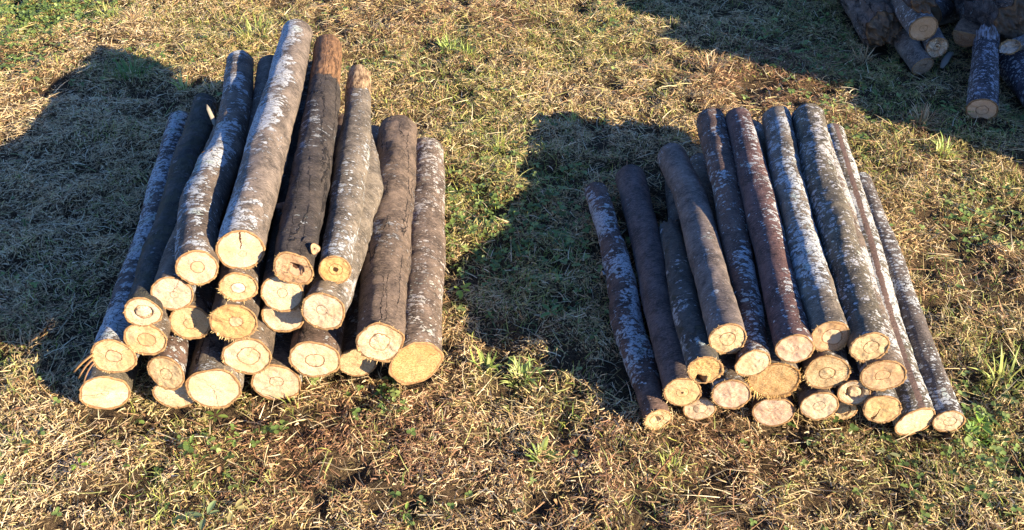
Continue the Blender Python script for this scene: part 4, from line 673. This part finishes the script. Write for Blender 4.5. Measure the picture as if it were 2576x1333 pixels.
for a in [
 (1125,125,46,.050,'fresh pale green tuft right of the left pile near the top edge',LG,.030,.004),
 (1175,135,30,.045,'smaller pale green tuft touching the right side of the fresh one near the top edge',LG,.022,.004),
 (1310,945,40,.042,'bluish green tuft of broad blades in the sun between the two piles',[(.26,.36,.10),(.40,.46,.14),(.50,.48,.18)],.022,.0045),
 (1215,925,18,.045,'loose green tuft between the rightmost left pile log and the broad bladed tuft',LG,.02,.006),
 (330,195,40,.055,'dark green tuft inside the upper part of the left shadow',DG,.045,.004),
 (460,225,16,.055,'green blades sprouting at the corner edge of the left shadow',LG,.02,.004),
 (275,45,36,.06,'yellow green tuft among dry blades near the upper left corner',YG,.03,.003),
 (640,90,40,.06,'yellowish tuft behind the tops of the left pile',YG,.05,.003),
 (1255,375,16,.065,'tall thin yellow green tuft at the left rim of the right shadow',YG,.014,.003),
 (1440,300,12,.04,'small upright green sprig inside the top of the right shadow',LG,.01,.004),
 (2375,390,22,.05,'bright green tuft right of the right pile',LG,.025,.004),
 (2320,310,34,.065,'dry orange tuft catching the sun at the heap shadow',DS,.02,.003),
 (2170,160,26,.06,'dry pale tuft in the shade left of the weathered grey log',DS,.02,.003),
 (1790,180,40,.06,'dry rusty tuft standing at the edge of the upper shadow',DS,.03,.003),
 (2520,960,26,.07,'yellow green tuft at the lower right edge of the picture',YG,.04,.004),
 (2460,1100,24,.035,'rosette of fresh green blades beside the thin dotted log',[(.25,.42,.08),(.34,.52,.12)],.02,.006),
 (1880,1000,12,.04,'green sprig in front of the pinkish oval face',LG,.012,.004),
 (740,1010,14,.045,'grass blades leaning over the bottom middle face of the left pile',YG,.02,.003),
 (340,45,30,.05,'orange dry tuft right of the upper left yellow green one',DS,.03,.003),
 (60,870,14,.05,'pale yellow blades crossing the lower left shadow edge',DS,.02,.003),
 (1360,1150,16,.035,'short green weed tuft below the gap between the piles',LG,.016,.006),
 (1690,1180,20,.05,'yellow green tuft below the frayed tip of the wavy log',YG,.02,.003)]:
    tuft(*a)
def rosette(px, py, n, L, label, tone, group='broad leaved weeds', spread=.5, z0=.019):
    q = at(px, py); az = np.linspace(0, 6.28, n, endpoint=False)+rng.normal(0, .35, n); g = float(ground_h(np.array([q[0]]), np.array([q[1]]))[0])
    tone = (tone[0]*1.25, tone[1]*1.02, tone[2]*.8); Ls = L*(.45+.75*rng.random(n)); V = leaflets(q[0]+np.cos(az)*.004, q[1]+np.sin(az)*.004, np.full(n, g+z0), az, rng.normal(.14, .16, n), rng.normal(0, .4, n), Ls, Ls*.42, .3)
    o = leaf_obj('weed_plant', V, np.array(tone)[None]*rng.uniform(.8, 1.2, (n, 1)), M_LEAF, loc=(q[0], q[1], 0)); tag(o, label, 'weed', group)
for a in [
 (520,1305,5,.045,'large leaved grey green weed near the bottom edge under the left pile',(.20,.32,.17)),
 (590,1290,4,.024,'smaller weed with brownish leaves right of the large leaved one',(.26,.28,.14)),
 (205,1185,4,.014,'tiny bright weed in the pale straw at the lower left',(.18,.34,.06)),
 (545,1055,5,.020,'weed just below the brightest face of the left pile',(.15,.26,.07)),
 (590,1110,5,.018,'weed in bare soil under the middle of the left pile',(.18,.32,.09)),
 (480,1130,6,.018,'small clustered weed below the lowest left logs',(.16,.28,.08)),
 (960,985,5,.018,'weed growing against the base of the rightmost left logs',(.13,.26,.07)),
 (1160,735,7,.026,'vivid green weed beside the right flank of the left pile',(.30,.48,.08)),
 (1140,620,5,.022,'dark leaved weed above the vivid green one',(.14,.26,.08)),
 (1275,600,5,.02,'weed in the left part of the right shadow',(.12,.24,.07)),
 (1385,800,6,.024,'broad weed low in the right shadow near the wavy log',(.14,.28,.08)),
 (1915,1045,4,.016,'round leaved weed in front of the pink twig shadowed face',(.20,.34,.12)),
 (2230,1140,4,.020,'silvery weed below the dark split face',(.26,.34,.20)),
 (2090,1110,4,.014,'small weed under the loose heart face',(.22,.34,.14)),
 (2460,1080,8,.028,'bright leafy weed at the foot of the thin dotted log',(.22,.42,.08)),
 (1890,1130,4,.018,'pale weed below the pinkish oval face',(.24,.34,.18)),
 (2380,280,5,.024,'weed in the grass above the thin dotted log',(.24,.38,.12)),
 (2290,1230,5,.02,'low weed near the lower right bottom edge',(.18,.30,.08)),
 (75,60,9,.026,'leafy dark weed in the upper left corner',(.12,.25,.07)),
 (150,30,7,.024,'second leafy weed right of the dark corner one',(.16,.30,.08)),
 (20,20,7,.026,'leafy weed cut by the upper left corner',(.14,.27,.07)),
 (1020,1290,4,.016,'small weed near the bottom edge below the rightmost left log',(.20,.36,.08))]:
    rosette(*a)
# reddish dry stem with a seed head
q0 = at(1625,1230); q1 = at(1705,1130, .05)
pts = [q0+(q1-q0)*t+np.array([0, 0, .006*math.sin(t*3)]) for t in np.linspace(0, 1, 8)]
r0 = empty('dry_stem', tuple(q0)); tag(r0, 'reddish dry weed stem with a knobbly seed head below the wavy log', 'dry stem')
leaf_curl(pts, .0028, r0, tuple(q0), M_FIBRE, (.28,.14,.07), 'stalk', .0012)
g = np.random.default_rng(4); n_ = 40; t = .45+.55*g.random(n_); bx = np.array([q0+(q1-q0)*a for a in t])
V = leaflets(bx[:,0], bx[:,1], bx[:,2]+.003, g.uniform(0, 6.28, n_), g.normal(.6, .4, n_), g.normal(0, .5, n_), np.full(n_, .006), np.full(n_, .004))
leaf_obj('seed_head', V, np.tile(np.array([[.38,.22,.10]]), (n_, 1)), M_FIBRE, parent=r0, loc=tuple(q0))
# pale sliver of wood between two logs of the left pile
C2 = INFO['L2'][1]; i = 66; p0 = C2[0][i]-C2[2][i]*C2[4][i]*1.02+C2[3][i]*.005
o = leaf_curl([p0+np.array([.004*math.cos(t*3)-.012*t, .03*t, .045*t]) for t in np.linspace(0, 1, 6)], .011, None, tuple(p0), M_FIBRE, (.36,.32,.24), 'wood_sliver', .0008); tag(o, 'curled pale sliver of wood stuck beside the kinked log', 'wood sliver')
q = at(2375,160); o = leaf_curl([q+np.array([-.03+.07*t, -.05+.10*t, .012+.015*math.sin(t*3)]) for t in np.linspace(0, 1, 6)], .022, None, tuple(q), M_FIBRE, (.50,.46,.36), 'wood_chip', .003); tag(o, 'pale wood chip on dark grass beside the lowest stub of the heap', 'wood chip')
